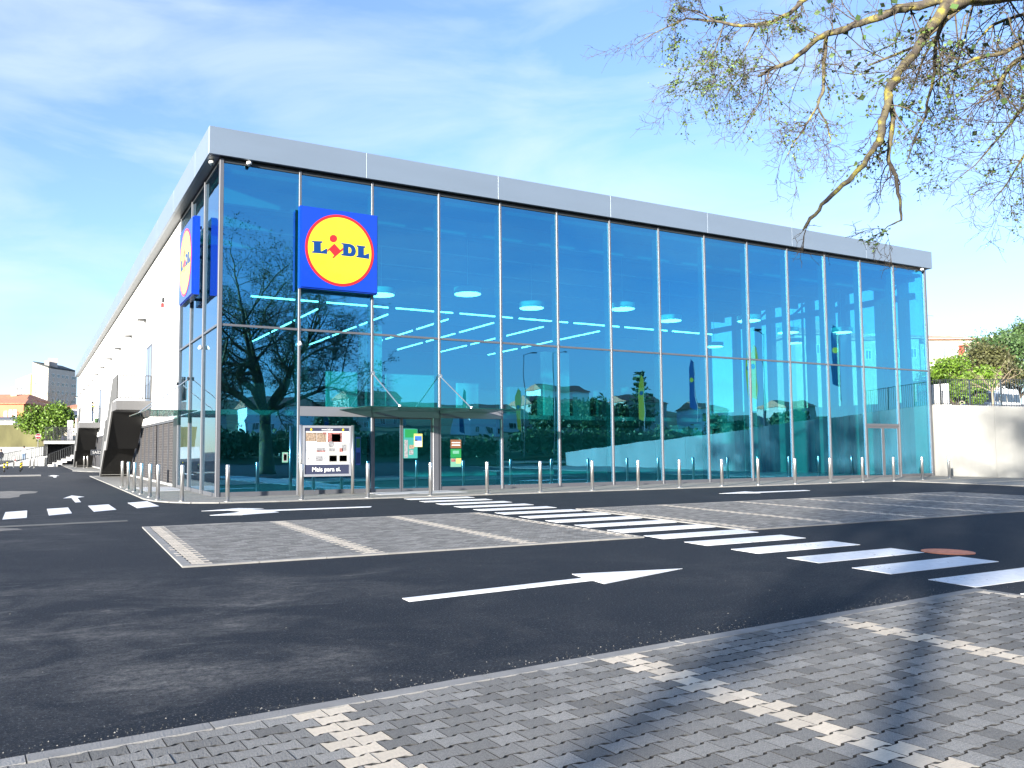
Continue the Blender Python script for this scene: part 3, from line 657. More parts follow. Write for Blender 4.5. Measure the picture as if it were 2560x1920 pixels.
# wall lamps on the white wall
for k in range(11):
    y = 18.6+6.6*k
    if y > DEEP-1: break
    c = tag(empty('wall_lamp', (-0.02, y, 8.3)), 'flat grey wall lamp high on the white side wall, %s from the glass corner' % ORD[k], 'lamp', 'lamps along the white side wall')
    MB().hexa([(-0.42,-0.22,-0.01),(-0.42,0.22,-0.01),(0,0.22,-0.06),(0,-0.22,-0.06),(-0.42,-0.22,0.03),(-0.42,0.22,0.03),(0,0.22,0.07),(0,-0.22,0.07)]).build('lamp_body', BLACK, c)
    MB().box(-0.38,-0.12,-0.18,0.18,-0.075,-0.062).build('lens', WHITE, c)
c = tag(empty('alarm_box', (-0.03, 12.0, 8.15)), 'small red and grey alarm sounder on the white side wall', 'alarm')
MB().bbox(-0.10,0,-0.12,0.06,0.02,0.22,0.02).build('sounder', BLACK, c); MB().bbox(-0.12,0,0.02,0.22,-0.20,0.0,0.02).build('strobe', RED, c)

# ------------------------------------------------------------------ canopies
GREENE = mat('green_glass_edge', (0.004,0.045,0.04), 0.2)
cn = tag(empty('glass_canopy', (0,0,0)), 'green glass canopy hung on steel rods above the sliding entrance door', 'canopy')
b = MB(); b.box(4.0, 9.75, -2.55, -0.10, 2.825, 2.85); b.m = [0,0,1,1,1,1]; b.build('glass_sheet', [CLEAR, GREENE], cn)
for x in (5.2, 7.8):
    MB().tube([(x,-0.08,4.12),(x,-2.4,2.86)], 0.022, 8).build('tie_rod', STEEL, cn)
    MB().lathe([(0.07,-0.03),(0.07,0.03)], 12).build('rod_anchor', STEEL, cn, False, (x,-0.10,4.12), (R(90),0,0)); MB().lathe([(0.05,0),(0.05,0.05),(0.02,0.07)], 12).build('rod_clamp', STEEL, cn, False, (x,-2.4,2.851))
    MB().box(x-0.02, x+0.02, -2.3, -0.10, 2.76, 2.823).build('support_fin', ALU, cn)
cs = tag(empty('glass_canopy', (0,0,0)), 'green glass canopy on the left side of the building corner', 'canopy')
b = MB(); b.box(-1.75, -0.10, 3.0, 8.6, 2.86, 2.885); b.m = [0,0,1,1,1,1]; b.build('glass_sheet', [CLEAR, GREENE], cs)
for y in (4.95, 7.42):
    MB().tube([(-0.08,y,4.14),(-1.6,y,2.90)], 0.022, 8).build('tie_rod', STEEL, cs); MB().lathe([(0.07,-0.03),(0.07,0.03)], 12).build('rod_anchor', BLACK, cs, False, (-0.10,y,4.14), (0,R(90),0))

# ------------------------------------------------------------------ poster stand
ST = tag(empty('notice_stand', (0,0,0)), 'steel notice stand with offer leaflet poster beside the entrance', 'notice board')
YS = -0.55
tl = ony(720+230/7.9, 1040+175/7.9, YS); tr = ony(720+1290/7.9, 1040+185/7.9, YS); bl = ony(720+320/7.9, 1040+1200/7.9, YS)
x0, x1, zt, zb = tl.x+0.03, tr.x-0.02, (tl.z+tr.z)/2, bl.z
for x in (x0, x1): MB().lathe([(0.052,0.03),(0.052,zt),(0.0,zt)], 16).build('post', STEEL, ST, True, (x, YS, 0))
fr = 0.075; f0, f1 = x0+0.06, x1-0.06
b = MB(); b.box(f0, f0+fr, YS-0.045, YS+0.045, zb, zt-0.02); b.box(f1-fr, f1, YS-0.045, YS+0.045, zb, zt-0.02); b.box(f0+fr, f1-fr, YS-0.045, YS+0.045, zb, zb+fr); b.box(f0+fr, f1-fr, YS-0.045, YS+0.045, zt-0.02-fr, zt-0.02)
b.build('frame', mat('silver_frame', (0.48,0.49,0.52), 0.35, 0.6), ST)
NAVY = mat('poster_navy', (0.03,0.035,0.07), 0.5); PAPER = mat('poster_paper', (0.55,0.55,0.55), 0.6)
u0, u1, w0, w1 = f0+fr, f1-fr, zb+fr, zt-0.02-fr
pst = MB().box(u0, u1, YS-0.02, YS+0.02, w0, w1).build('poster', PAPER, ST)
def pp(nm, a, c, e, g_, m, lift=0.024): MB().box(u0+(u1-u0)*a, u0+(u1-u0)*c, YS-lift, YS-0.0205, w0+(w1-w0)*e, w0+(w1-w0)*g_).build(nm, m, pst)
pp('caption_band', 0, 1, 0, 0.205, NAVY); pp('header_band', 0, 1, 0.93, 1, NAVY)
PG = mat('print_grey', (0.38,0.38,0.39), 0.6, noise=0.6, nscale=22); PBR = mat('print_brown', (0.24,0.18,0.13), 0.6, noise=0.8, nscale=24); PRD = mat('print_red', (0.26,0.10,0.09), 0.6, noise=0.8, nscale=20); PDK = mat('print_dark', (0.22,0.22,0.23), 0.6, noise=0.75, nscale=26); PBG = mat('print_beige', (0.42,0.41,0.38), 0.6)
for a, c, e, g_, m in ((0.02,0.26,0.71,0.90,PBR),(0.27,0.48,0.69,0.90,PBR),(0.40,0.48,0.86,0.905,PRD),(0.51,0.83,0.69,0.90,PRD),(0.60,0.80,0.70,0.87,PDK),(0.52,0.99,0.22,0.67,PBG),(0.03,0.17,0.47,0.59,PG),(0.26,0.46,0.51,0.57,PDK),(0.26,0.46,0.48,0.51,PRD),(0.24,0.40,0.28,0.39,PDK),(0.41,0.47,0.28,0.39,PG),(0.04,0.11,0.26,0.38,PG),(0.55,0.72,0.27,0.40,PG),(0.78,0.95,0.27,0.40,PBR),(0.78,0.86,0.48,0.56,PRD),(0.84,0.94,0.50,0.64,PDK),(0.54,0.68,0.49,0.56,PDK)):
    pp('product_picture', a, c, e, g_, m, 0.026 if m in (PDK, PRD) else 0.025)
for a in (0.14, 0.86):
    MB().lathe([(0.035,0),(0.035,0.004),(0,0.004)], 16).build('round_mark', YEL, pst, False, (u0+(u1-u0)*a, YS-0.0245, w0+(w1-w0)*0.965), (R(90),0,0))
MB().lathe([(0.10,0),(0.10,0.004),(0.075,0.004),(0.07,0.002),(0,0.002)], 20).build('product_picture', PDK, pst, False, (u0+(u1-u0)*0.585, YS-0.0255, w0+(w1-w0)*0.645), (R(90),0,0))
def text(s, size, loc, rot, m, parent=None, name='lettering', align='CENTER', ext=0.001):
    c = bpy.data.curves.new(name, 'FONT'); c.body = s; c.size = size; c.extrude = ext; c.align_x = align; c.align_y = 'CENTER'; c.offset = size*0.012
    o = bpy.data.objects.new(name+'_src', c); COL.objects.link(o); bpy.context.view_layer.update()
    me = bpy.data.meshes.new_from_object(o.evaluated_get(bpy.context.evaluated_depsgraph_get())); me.name = name
    bpy.data.objects.remove(o); bpy.data.curves.remove(c); me.materials.clear(); me.materials.append(m)
    return link(name, me, parent, loc, rot)
text('Mais para si.', 0.20, ((u0+u1)/2-0.02, YS-0.027, w0+(w1-w0)*0.10), (R(90),0,0), WHITE, pst)
text('www.lidl.pt', 0.085, ((u0+u1)/2, YS-0.027, w0+(w1-w0)*0.965), (R(90),0,0), WHITE, pst)

# stickers on the glass
def poster(px0, py0, px1, py1, bg_, bits, label, y=-0.03):
    a = ony(px0, py0, y); c = ony(px1, py1, y); t = tag(empty('window_poster', (a.x, y, c.z)), label, 'poster'); w, h = c.x-a.x, a.z-c.z
    MB().box(0, w, -0.004, 0.004, 0, h).build('sheet', bg_, t)
    for (p, q, r_, s_, m) in bits: MB().box(w*p, w*q, -0.007, -0.0042, h*r_, h*s_).build('print_block', m, t)
    return t
M3 = lambda x, y: (500+x/3.16, 800+y/3.16)
TEAL = mat('teal_poster', (0.03,0.22,0.20), 0.5); GREENP = mat('green_poster', (0.01,0.18,0.05), 0.5); ORP = mat('orange_poster', (0.17,0.075,0.035), 0.5); SKYP = mat('pale_green_paper', (0.12,0.30,0.22), 0.5); YELP = mat('pale_yellow_paper', (0.45,0.42,0.14), 0.5); BLUP = mat('blue_poster', (0.03,0.12,0.45), 0.5)
poster(*M3(1608,858), *M3(1718,1092), TEAL, [(0.05,0.3,0.02,0.62,PDK),(0.4,0.75,0.32,0.45,PBR),(0.4,0.7,0.12,0.28,PDK),(0.1,0.95,0.7,0.98,GREENP)], 'teal wine poster on the sliding door', -0.045)
poster(*M3(1690,898), *M3(1757,1003), YELP, [(0.1,0.9,0.05,0.45,WHITE),(0.1,0.9,0.45,0.82,BLUP),(0.12,0.4,0.45,0.55,PRD)], 'small blue and yellow notice on the sliding door', -0.060)
poster(*M3(1980,945), *M3(2063,1012), ORP, [(0.1,0.9,0.6,0.7,WHITE),(0.1,0.9,0.3,0.4,WHITE)], 'orange notice stuck on the glass right of the door')
poster(*M3(1980,1018), *M3(2063,1088), GREENP, [(0.2,0.8,0.45,0.8,SKYP)], 'green notice stuck on the glass right of the door')
poster(*M3(1980,1093), *M3(2063,1160), SKYP, [(0.5,1.0,0.4,1.0,YELP),(0.05,0.45,0.6,0.95,PRD)], 'pale green and yellow notice on the glass right of the door')
poster(*M3(650,1045), *M3(695,1125), SKYP, [(0.15,0.85,0.1,0.9,PDK),(0.25,0.75,0.2,0.8,WHITE)], 'small framed notice on the first pane left of the stand')
poster(*M3(1230,925), *M3(1268,1145), BLUP, [(0.1,0.9,0.62,0.95,GREENP),(0.1,0.9,0.05,0.45,LTBLUE)], 'narrow blue and green notice on the glass right of the stand')

# ------------------------------------------------------------------ bollards
bp_ = MB(); bp_.lathe([(0.057,0.0),(0.057,1.025),(0.050,1.045),(0.0,1.05)], 20); BOLM = bp_.mesh('post', STEEL, True)
bp2 = MB(); bp2.lathe([(0.11,0.0),(0.11,0.008),(0.07,0.012),(0.0,0.012)], 16); BOLB = bp2.mesh('base_plate', STEEL)
def bollard(x, y, lab, grp, z=0.030):
    t = tag(empty('bollard', (x, y, z)), lab, 'bollard', grp)
    link('post', BOLM, t); link('base_plate', BOLB, t); return t
for k, (x, y) in enumerate([(-0.18,-2.40),(1.93,-2.64),(4.0,-2.68),(6.13,-2.70),(8.18,-2.74),(10.26,-2.76),(12.47,-2.74),(14.53,-2.76),(16.48,-2.80),(18.65,-2.80),(20.55,-2.86),(22.65,-2.88),(24.86,-2.82),(26.90,-2.86),(29.10,-2.80),(31.25,-2.74),(33.6,-2.55)]):
    bollard(x, y, 'brushed steel bollard before the glass front, %s from the building corner' % ORD[k], 'bollards along the glass front')
for k, (x, y) in enumerate([(-1.30,-1.60),(-1.82,-0.53),(-1.84,1.12),(-1.85,3.27),(-1.87,5.11),(-1.89,7.01),(-1.87,9.5)]):
    bollard(x, y, 'brushed steel bollard along the side pavement, %s from the front corner' % ORD[k], 'bollards along the side pavement')
for k, (x, y) in enumerate([(-1.0,52.0),(-0.6,54.0),(-1.4,56.5),(-0.9,60.0),(-4.9,56.0),(-5.2,60.0),(-6.6,62.0)]):
    bollard(x, y, 'distant steel bollard beyond the second staircase, %s from the near side' % ORD[k], 'distant bollards by the ramp')

# ------------------------------------------------------------------ outdoor stairs
def stairs(y0, lab):
    s = tag(empty('outdoor_staircase', (0, y0, 0)), lab, 'staircase', 'outdoor staircases on the white side')
    XO = -1.62; XI = -0.03; Z = 3.92; L1 = 2.55
    b = MB(); b.box(XO, XI, 0, L1, Z-0.45, Z); b.build('landing', mat('dark_grey_concrete', (0.105,0.105,0.108), 0.85, noise=0.08, nscale=1.5), s)
    # two flights with a short rest between them
    n1 = 11; ru, rs = 0.28, Z/22.0; yA = L1
    yB = yA+n1*ru; zB = Z-n1*rs; yR = yB+1.0; yC = yR+10*ru
    def flight(yS, zS, n):
        for i in range(n):
            MB().box(XO+0.07, XI, yS+ru*i+0.002, yS+ru*(i+1)+0.03, zS-rs*(i+1)-0.05, zS-rs*(i+1)).build('step', CONC, s)
    flight(yA, Z, n1); flight(yR, zB, 10)
    MB().box(XO+0.07, XI, yB+0.031, yR, zB-0.06, zB-0.003).build('rest_landing', CONC, s)
    T_ = 0.34
    def soff(p, q):                       # sloping soffit slab under a flight
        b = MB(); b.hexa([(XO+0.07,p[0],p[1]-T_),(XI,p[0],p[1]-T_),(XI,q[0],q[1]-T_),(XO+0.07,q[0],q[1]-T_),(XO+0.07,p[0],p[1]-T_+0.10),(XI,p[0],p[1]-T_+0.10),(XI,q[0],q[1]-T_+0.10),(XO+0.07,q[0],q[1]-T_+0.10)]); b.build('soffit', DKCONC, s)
    soff((yA+0.02, Z-0.1), (yB, zB)); soff((yB, zB), (yR, zB)); soff((yR, zB), (yC, 0.32))
    st = [(yA, Z), (yB, zB), (yR, zB), (yC, 0.12)]
    for p, q in zip(st, st[1:]):
        b = MB(); b.hexa([(XO,p[0],p[1]-0.42),(XO+0.07,p[0],p[1]-0.42),(XO+0.07,q[0],max(0.0,q[1]-0.42)),(XO,q[0],max(0.0,q[1]-0.42)),(XO,p[0],p[1]+0.06),(XO+0.07,p[0],p[1]+0.06),(XO+0.07,q[0],q[1]+0.06),(XO,q[0],q[1]+0.06)]); b.build('stringer', mat('stringer_concrete', (0.20,0.20,0.20), 0.85, noise=0.06), s)
    # railing: front edge and outer edge of the landing, then the outer side of the flights
    HR = 1.22
    rl = link('railing', None, s)
    def bars(p, q, n):
        p, q = Vector(p), Vector(q)
        for i in range(n+1):
            c = p+(q-p)*i/n; MB().tube([c+Vector((0,0,0.08)), c+Vector((0,0,HR))], 0.022 if i not in (0, n) else 0.03, 4).build('bar', RAIL, rl)
        for h in (0.12, HR): MB().tube([p+Vector((0,0,h)), q+Vector((0,0,h))], 0.020, 6).build('rail', RAIL, rl)
    bars((XO+0.04,0.05,Z), (XI-0.05,0.05,Z), 12); bars((XO+0.04,0.05,Z), (XO+0.04,yA,Z), 16)
    bars((XO+0.035,yA,Z), (XO+0.035,yB,zB), 18); bars((XO+0.035,yB,zB), (XO+0.035,yR,zB), 6); bars((XO+0.035,yR,zB), (XO+0.035,yC,0.10), 16)
    return s
stairs(15.6, 'grey outdoor staircase with railed landing nearest the glass corner')
stairs(48.0, 'second grey outdoor staircase where a person stands on the landing')

# exit sign
q = at(226.5, 1138.5, 57.0)
so = tag(empty('exit_sign', q), 'dark sign reading SAIDA half hidden behind the near staircase', 'sign')
MB().bbox(0,0.95,-0.04,0.04,0,0.40,0.02).build('panel', mat('dark_blue_panel', (0.012,0.016,0.024), 0.4), so)
b = MB(); b.box(0.02,0.93,-0.046,-0.042,0.02,0.045); b.box(0.02,0.93,-0.046,-0.042,0.355,0.38); b.box(0.02,0.045,-0.046,-0.042,0.045,0.355); b.box(0.905,0.93,-0.046,-0.042,0.045,0.355); b.build('border', ALU, so)
text('SAÍDA', 0.27, (0.475,-0.046,0.20), (R(90),0,0), mat('sign_white', (0.45,0.45,0.45), 0.5), so)
MB().tube([(0.9,0.05,0.2),(0.9,0.05,-q.z)], 0.04, 8).build('post', ALU, so)
# ------------------------------------------------------------------ vegetation
def grow(wood, leaf, p, d, L_, r_, lev, rg_, P):
    """one branch with wiggle; children along it; leaves on the last levels"""
    n = max(2, P['seg'][lev]); pts = [p.copy()]; rad = [r_]; q = p.copy(); dd = d.normalized()
    for i in range(n):
        dd = (dd + Vector((rg_.gauss(0,1), rg_.gauss(0,1), rg_.gauss(0,1)))*P['wig'][lev] + Vector((0,0,P['trop'][lev]))).normalized()
        q = q + dd*(L_/n); pts.append(q.copy()); rad.append(max(0.0017, r_*(1-(1-P['tip'])*(i+1)/n)))
    wood.tube(pts, rad, P['sides'][lev], 0 if lev < P.get('twig_from', 2) else 1, caps=(lev == 0))
    if lev < P['levels']:
        nc = P['kids'][lev]
        for j in range(nc):
            t = P['from'][lev] + (1-P['from'][lev])*(j+rg_.random())/nc
            k = min(n-1, int(t*n)); a = pts[k].lerp(pts[k+1], t*n-k)
            ax = (pts[k+1]-pts[k]).normalized(); o = ax.orthogonal().normalized(); o = Matrix.Rotation(rg_.uniform(0, 2*math.pi), 3, ax) @ o
            ang = R(rg_.uniform(*P['ang'][lev])); nd = ax*math.cos(ang)+o*math.sin(ang)
            grow(wood, leaf, a, nd, L_*P['ratio'][lev]*rg_.uniform(0.7, 1.25), max(0.003, rad[k]*P['rr'][lev]), lev+1, rg_, P)
    if lev >= P['levels']-1 and leaf is not None:
        for _ in range(P['leaves']):
            t = rg_.random()*n; k = min(n-1, int(t)); a = pts[k].lerp(pts[k+1], t-k)
            leafq(leaf, a+Vector((rg_.gauss(0,1),rg_.gauss(0,1),rg_.gauss(0,1)))*0.02, P['lsize']*rg_.uniform(0.6,1.3), rg_)
def leafq(mb, c, s, rg_, m=0):
    a = Vector((rg_.gauss(0,1),rg_.gauss(0,1),rg_.gauss(0,1))).normalized(); b_ = a.orthogonal().normalized(); b_ = Matrix.Rotation(rg_.uniform(0,6.28),3,a) @ b_; 
    e = a*s; w = b_*s*0.42
    mb.add([c, c+e*0.5+w, c+e, c+e*0.5-w], [(0,1,2,3)], m)
def wander(pts, sub, amp, rg_):
    out = []
    for a, c in zip(pts, pts[1:]):
        for i in range(sub): out.append(a.lerp(c, i/sub) + (Vector((rg_.gauss(0,1),rg_.gauss(0,1),rg_.gauss(0,1)))*amp if i or out else Vector()))
    out.append(pts[-1]); return out

# the big elm to the right of the camera whose boughs hang into the picture
def elm():
    rg_ = random.Random(11); t = tag(empty('elm_tree', (7.9,-24.7,0)), 'large bare tree whose lichen covered boughs hang into the upper right', 'tree'); O = Vector((7.9,-24.7,0))
    wood, leaf, crown = MB(), MB(), MB(); trunk = MB()
    fork = Vector((-0.1, 0.05, 3.9)); trunk.tube([(0,0,0),(0.02,0,0.25),(0.0,0.03,1.5),(-0.06,0.02,2.8),(-0.1,0.05,4.0)], [0.55,0.42,0.36,0.34,0.36], 14)
    def bough(ks, rk, twig_n, leafy, tl=0.9, down=-0.25, sides=8):
        """ks: (x, y, depth) image key points of one bough, rk: radii"""
        pts = [at(1500+x/2.087, y/2.087, d)-O for x, y, d in ks]
        rk = [q*0.66 for q in rk]; n = 4; pp_ = []; rr = []
        for i in range(len(pts)-1):
            for k in range(n): pp_.append(pts[i].lerp(pts[i+1], k/n)); rr.append(rk[i]+(rk[i+1]-rk[i])*k/n)
        pp_.append(pts[-1]); rr.append(rk[-1])
        for i in range(1, len(pp_)-1):
            pp_[i] = pp_[i] + Vector((rg_.gauss(0,1),rg_.gauss(0,1),rg_.gauss(0,1)))*rr[i]*0.28; rr[i] *= rg_.uniform(0.9, 1.14)
        wood.tube(pp_, rr, sides, 0)
        TP = dict(levels=2, seg=[5,4,3], wig=[0.22,0.25,0.28], trop=[down*0.35,down*0.2,-0.02], tip=0.35, sides=[5,4,3], kids=[6,3,0], ratio=[0.45,0.5,0], rr=[0.6,0.6,0], ang=[(25,65),(25,60),(0,0)], leaves=leafy, lsize=0.034, twig_from=0)
        TP['from'] = [0.15,0.2,0]
        for _ in range(twig_n):
            i = rg_.randrange(1, len(pp_)-1); ax = (pp_[i+1]-pp_[i]).normalized(); o = Matrix.Rotation(rg_.uniform(0,6.28),3,ax) @ ax.orthogonal().normalized()
            nd = ax*rg_.uniform(0.2,0.9)+o+Vector((0,0,down*rg_.random()*2))
            TP['leaves'] = leafy if rg_.random() < 0.35 else 0
            grow(wood, leaf, pp_[i], nd, tl*rg_.uniform(0.5,1.3), min(rr[i]*0.45, 0.0075), 0, rg_, TP)
    A = (2500,-160,9.4)
    bough([(3350,60,8.2),(2900,-90,8.8),(2250,-60,8.9),(1900,5,8.6),(1790,65,8.4),(1660,235,8.2),(1560,370,8.0),(1500,480,7.9),(1480,600,7.8),(1465,720,7.7),(1430,775,7.7),(1300,940,7.6),(1180,1050,7.5),(1100,1140,7.5),(1060,1200,7.45)], [0.20,0.17,0.13,0.10,0.085,0.070,0.062,0.058,0.054,0.052,0.040,0.034,0.030,0.026,0.014], 10, 2, 0.5)
    bough([(1900,5,8.6),(1700,15,8.9),(1560,50,9.2),(1400,110,9.5),(1250,155,9.8),(1130,205,10.1),(1000,320,10.4),(900,355,10.6),(825,400,10.8)], [0.085,0.078,0.072,0.066,0.058,0.052,0.042,0.036,0.020], 26, 4, 0.9)
    bough([(1510,480,7.9),(1530,600,7.95),(1520,720,8.0),(1500,830,8.0),(1540,920,8.05),(1565,1040,8.1),(1570,1150,8.1),(1500,1180,8.1),(1455,1235,8.1)], [0.036,0.034,0.032,0.028,0.026,0.022,0.016,0.008,0.004], 12, 2, 0.35)
    bough([(1800,80,8.4),(1750,210,8.8),(1745,380,9.2),(1710,520,9.4),(1700,610,9.5),(1640,730,9.6),(1600,850,9.7)], [0.040,0.032,0.028,0.022,0.018,0.012,0.005], 18, 3, 0.55)
    bough([(1250,-120,10.8),(1060,0,10.6),(990,70,10.6),(880,122,10.7),(740,135,10.9),(600,112,11.0),(450,95,11.2),(330,150,11.3),(250,190,11.4),(180,240,11.4)], [0.06,0.05,0.046,0.040,0.030,0.024,0.018,0.012,0.008,0.004], 26, 5, 0.55)
    bough([(600,112,11.0),(520,60,11.1),(440,45,11.2)], [0.02,0.014,0.006], 9, 6, 0.45)
    bough([(1180,195,10.0),(1168,330,10.0),(1165,470,9.9),(1130,560,9.9),(1060,680,9.9),(1000,760,9.9),(960,850,9.9)], [0.036,0.032,0.028,0.022,0.016,0.010,0.004], 14, 1, 0.6)
    bough([(1135,555,9.9),(1180,640,9.9),(1205,740,9.9),(1100,800,9.9)], [0.018,0.014,0.010,0.003], 9, 0, 0.5)
    bough([(650,120,11.0),(600,260,11.0),(520,370,11.0),(440,440,11.0),(410,500,11.0)], [0.016,0.013,0.010,0.006,0.003], 16, 5, 0.7)
    bough([(820,130,10.8),(760,250,10.8),(700,330,10.8),(640,380,10.8)], [0.016,0.012,0.008,0.003], 14, 5, 0.6)
    # dense hanging growth at the right edge
    for ks, rk in (([(2900,-90,9.4),(2500,110,9.3),(2212,215,9.2),(2100,275,9.2),(1950,310,9.2),(1800,390,9.2),(1700,460,9.2)], [0.10,0.07,0.045,0.036,0.026,0.016,0.005]),
                   ([(2600,180,9.0),(2250,260,9.0),(2140,345,9.0),(2085,430,9.0),(2080,520,9.0)], [0.06,0.045,0.040,0.034,0.026]),
                   ([(2700,300,9.4),(2400,420,9.4),(2212,560,9.4),(2080,720,9.4),(1960,860,9.4),(1830,960,9.4)], [0.05,0.04,0.026,0.018,0.010,0.004]),
                   ([(2750,420,9.8),(2420,620,9.8),(2220,800,9.8),(2120,960,9.8),(2010,1100,9.8)], [0.05,0.035,0.022,0.014,0.005]),
                   ([(2700,50,9.8),(2300,40,9.8),(2050,130,9.8),(1980,200,9.8),(1900,330,9.8)], [0.06,0.04,0.026,0.016,0.006])):
        bough(ks, rk, 22, 2, 0.66, -0.10)
    # the rest of the crown (seen in the glass), same tree
    P = dict(levels=4, seg=[7,6,5,4,3], wig=[0.10,0.16,0.2,0.25,0.3], trop=[0.05,0.01,-0.02,-0.04,-0.03], tip=0.35, sides=[9,6,5,3,3], kids=[9,8,8,6,0], ratio=[0.55,0.55,0.5,0.45,0], rr=[0.55,0.5,0.5,0.5,0], ang=[(30,70),(30,65),(30,65),(25,60),(0,0)], leaves=2, lsize=0.08, twig_from=3)
    P['from'] = [0.25,0.2,0.2,0.2,0]
    for (dx, dy, dz, L_, r0) in ((0.45,0.25,1,6.9,0.24),(-0.5,0.1,1,7.2,0.25),(0.05,-0.5,1,7.4,0.22),(1.0,0.45,0.42,5.6,0.17),(-1.0,-0.5,0.35,5.6,0.17),(0.8,-0.9,0.5,5.4,0.16),(-0.9,-0.9,0.6,5.4,0.15)):
        grow(wood, crown, fork+Vector((dx,dy,0))*0.12, Vector((dx,dy,dz)), L_, r0, 0, rg_, P)
    # limb that carries the boughs in view
    b0 = at(1500+3350/2.087, 60/2.087, 8.2)-O
    wood.tube([fork+Vector((0,0,-0.1)), fork.lerp(b0, 0.5)+Vector((0,0,0.35)), b0, at(1500+2900/2.087, -90/2.087, 8.8)-O], [0.24,0.21,0.19,0.16], 10, 0)
    for e in ((2900,-90,9.4),(2700,300,9.4),(2600,180,9.0),(2750,420,9.8),(2700,50,9.8)):
        q = at(1500+e[0]/2.087, e[1]/2.087, e[2])-O; wood.tube([b0, b0.lerp(q, 0.5)+Vector((0,0,0.15)), q], [0.10,0.08,0.05], 7, 0)
    q = at(1500+1250/2.087, -120/2.087, 10.8)-O; s_ = at(1500+2250/2.087, -60/2.087, 8.9)-O
    wood.tube([s_, s_.lerp(q, 0.5)+Vector((0,0,0.25)), q], [0.09,0.07,0.06], 8, 0)
    trunk.build('trunk', BARK, t, True); wood.build('branches', [BARK, TWIG], t, True); leaf.build('leaves', LEAFY, t); crown.build('crown_leaves', LEAFD, t)
elm()
# lichen colours on the bark
def lichen():
    m = BARK; N, L = m.node_tree.nodes, m.node_tree.links; b = N['Principled BSDF']
    t = N.new('ShaderNodeTexCoord'); n = N.new('ShaderNodeTexNoise'); n.inputs['Scale'].default_value = 9; n.inputs['Detail'].default_value = 5; L.new(t.outputs['Object'], n.inputs['Vector'])
    r_ = N.new('ShaderNodeValToRGB'); e = r_.color_ramp.elements; e[0].position = 0.42; e[0].color = (0.070,0.058,0.046,1); e[1].position = 0.64; e[1].color = (0.27,0.235,0.045,1)
    x = e.new(0.54); x.color = (0.13,0.11,0.055,1)
    L.new(n.outputs['Fac'], r_.inputs['Fac']); L.new(r_.outputs['Color'], b.inputs['Base Color'])
lichen()

# two bare trees left behind the camera: their shadows cross the foreground
def bare_tree(name, loc, H, seed, lab, leaves=2):
    rg_ = random.Random(seed); t = tag(empty(name, loc), lab, 'tree'); wood, leaf = MB(), MB(); trunk = MB()
    trunk.tube([(0,0,0),(0.02,0,0.2),(0.05,0.02,H*0.2),(0.0,0.05,H*0.38)], [0.22,0.16,0.13,0.12], 10)
    P = dict(levels=3, seg=[6,5,4,3], wig=[0.12,0.18,0.2,0.25], trop=[0.06,0.02,0.0,-0.02], tip=0.35, sides=[7,5,4,3], kids=[7,6,5,0], ratio=[0.5,0.5,0.45,0], rr=[0.55,0.5,0.5,0], ang=[(30,65),(30,65),(25,60),(0,0)], leaves=leaves, lsize=0.09, twig_from=2)
    P['from'] = [0.25,0.2,0.2,0]
    for k in range(5):
        a = k*1.257+rg_.random(); grow(wood, leaf, Vector((0,0.05,H*0.36)), Vector((math.cos(a)*0.6, math.sin(a)*0.6, 1)), H*0.48, 0.10, 0, rg_, P)
    trunk.build('trunk', BARK, t, True); wood.build('branches', [BARK, TWIG], t, True); leaf.build('leaves', LEAFY, t)
bare_tree('street_tree', (-13.66,-30.1,0), 9.2, 3, 'slim bare tree left behind the viewpoint casting the long shadow')
bare_tree('street_tree', (-17.5,-30.95,0), 9.0, 5, 'further bare tree left behind the viewpoint', 3)

def leafy_tree(name, loc, trunk_h, clumps, n, size, leafm, lab, seed, trunk_r=0.15, lean=(0,0)):
    """clumps: list of (x, y, z, rx, ry, rz) ellipsoids relative to loc"""
    rg_ = random.Random(seed); t = tag(empty(name, loc), lab, 'tree'); w, lf = MB(), MB()
    top = Vector((lean[0], lean[1], trunk_h)); w.tube([(0,0,-0.1),(lean[0]*0.3,lean[1]*0.3,trunk_h*0.5), top], [trunk_r*1.3, trunk_r, trunk_r*0.8], 8)
    w.build('trunk', BARK, t, True)
    lm = MB()
    for c in clumps:
        e = Vector(c[:3]); lm.tube([top*0.85, top.lerp(e, 0.5)+Vector((0,0,0.1)), e], [trunk_r*0.6, trunk_r*0.35, trunk_r*0.12], 5)
        for _ in range(5):
            q = e+Vector((rg_.gauss(0,.4)*c[3], rg_.gauss(0,.4)*c[4], rg_.gauss(0,.4)*c[5])); lm.tube([top.lerp(e,0.6), q], [trunk_r*0.25, 0.01], 4)
    lm.build('limbs', TWIG, t)
    tot = sum(c[3]*c[4]*c[5] for c in clumps)
    for c in clumps:
        for _ in range(int(n*(c[3]*c[4]*c[5]/tot)**1.0)):
            d = Vector((rg_.gauss(0,1),rg_.gauss(0,1),rg_.gauss(0,1))).normalized(); r_ = rg_.random()**0.42
            w_ = 1+0.35*math.sin(5*d.x+3*d.z+seed)*math.sin(4*d.y-2*d.z)
            leafq(lf, Vector(c[:3])+Vector((d.x*c[3], d.y*c[4], d.z*c[5]))*r_*w_, size*rg_.uniform(0.6,1.4), rg_)
    lf.build('crown', leafm, t); return t
def clump_cloud(rx, rz, z, k, seed, squash=1.0):
    rg_ = random.Random(seed); out = []
    for i in range(k):
        a = rg_.uniform(0, 6.283); u_ = rg_.random()**0.6; h = rg_.uniform(-1, 1)
        s = rg_.uniform(0.28, 0.5)
        out.append((math.cos(a)*u_*rx*0.75, math.sin(a)*u_*rx*0.75*squash, z+h*rz*0.7*(1-0.4*u_), rx*s, rx*s, rz*s*0.9))
    return out

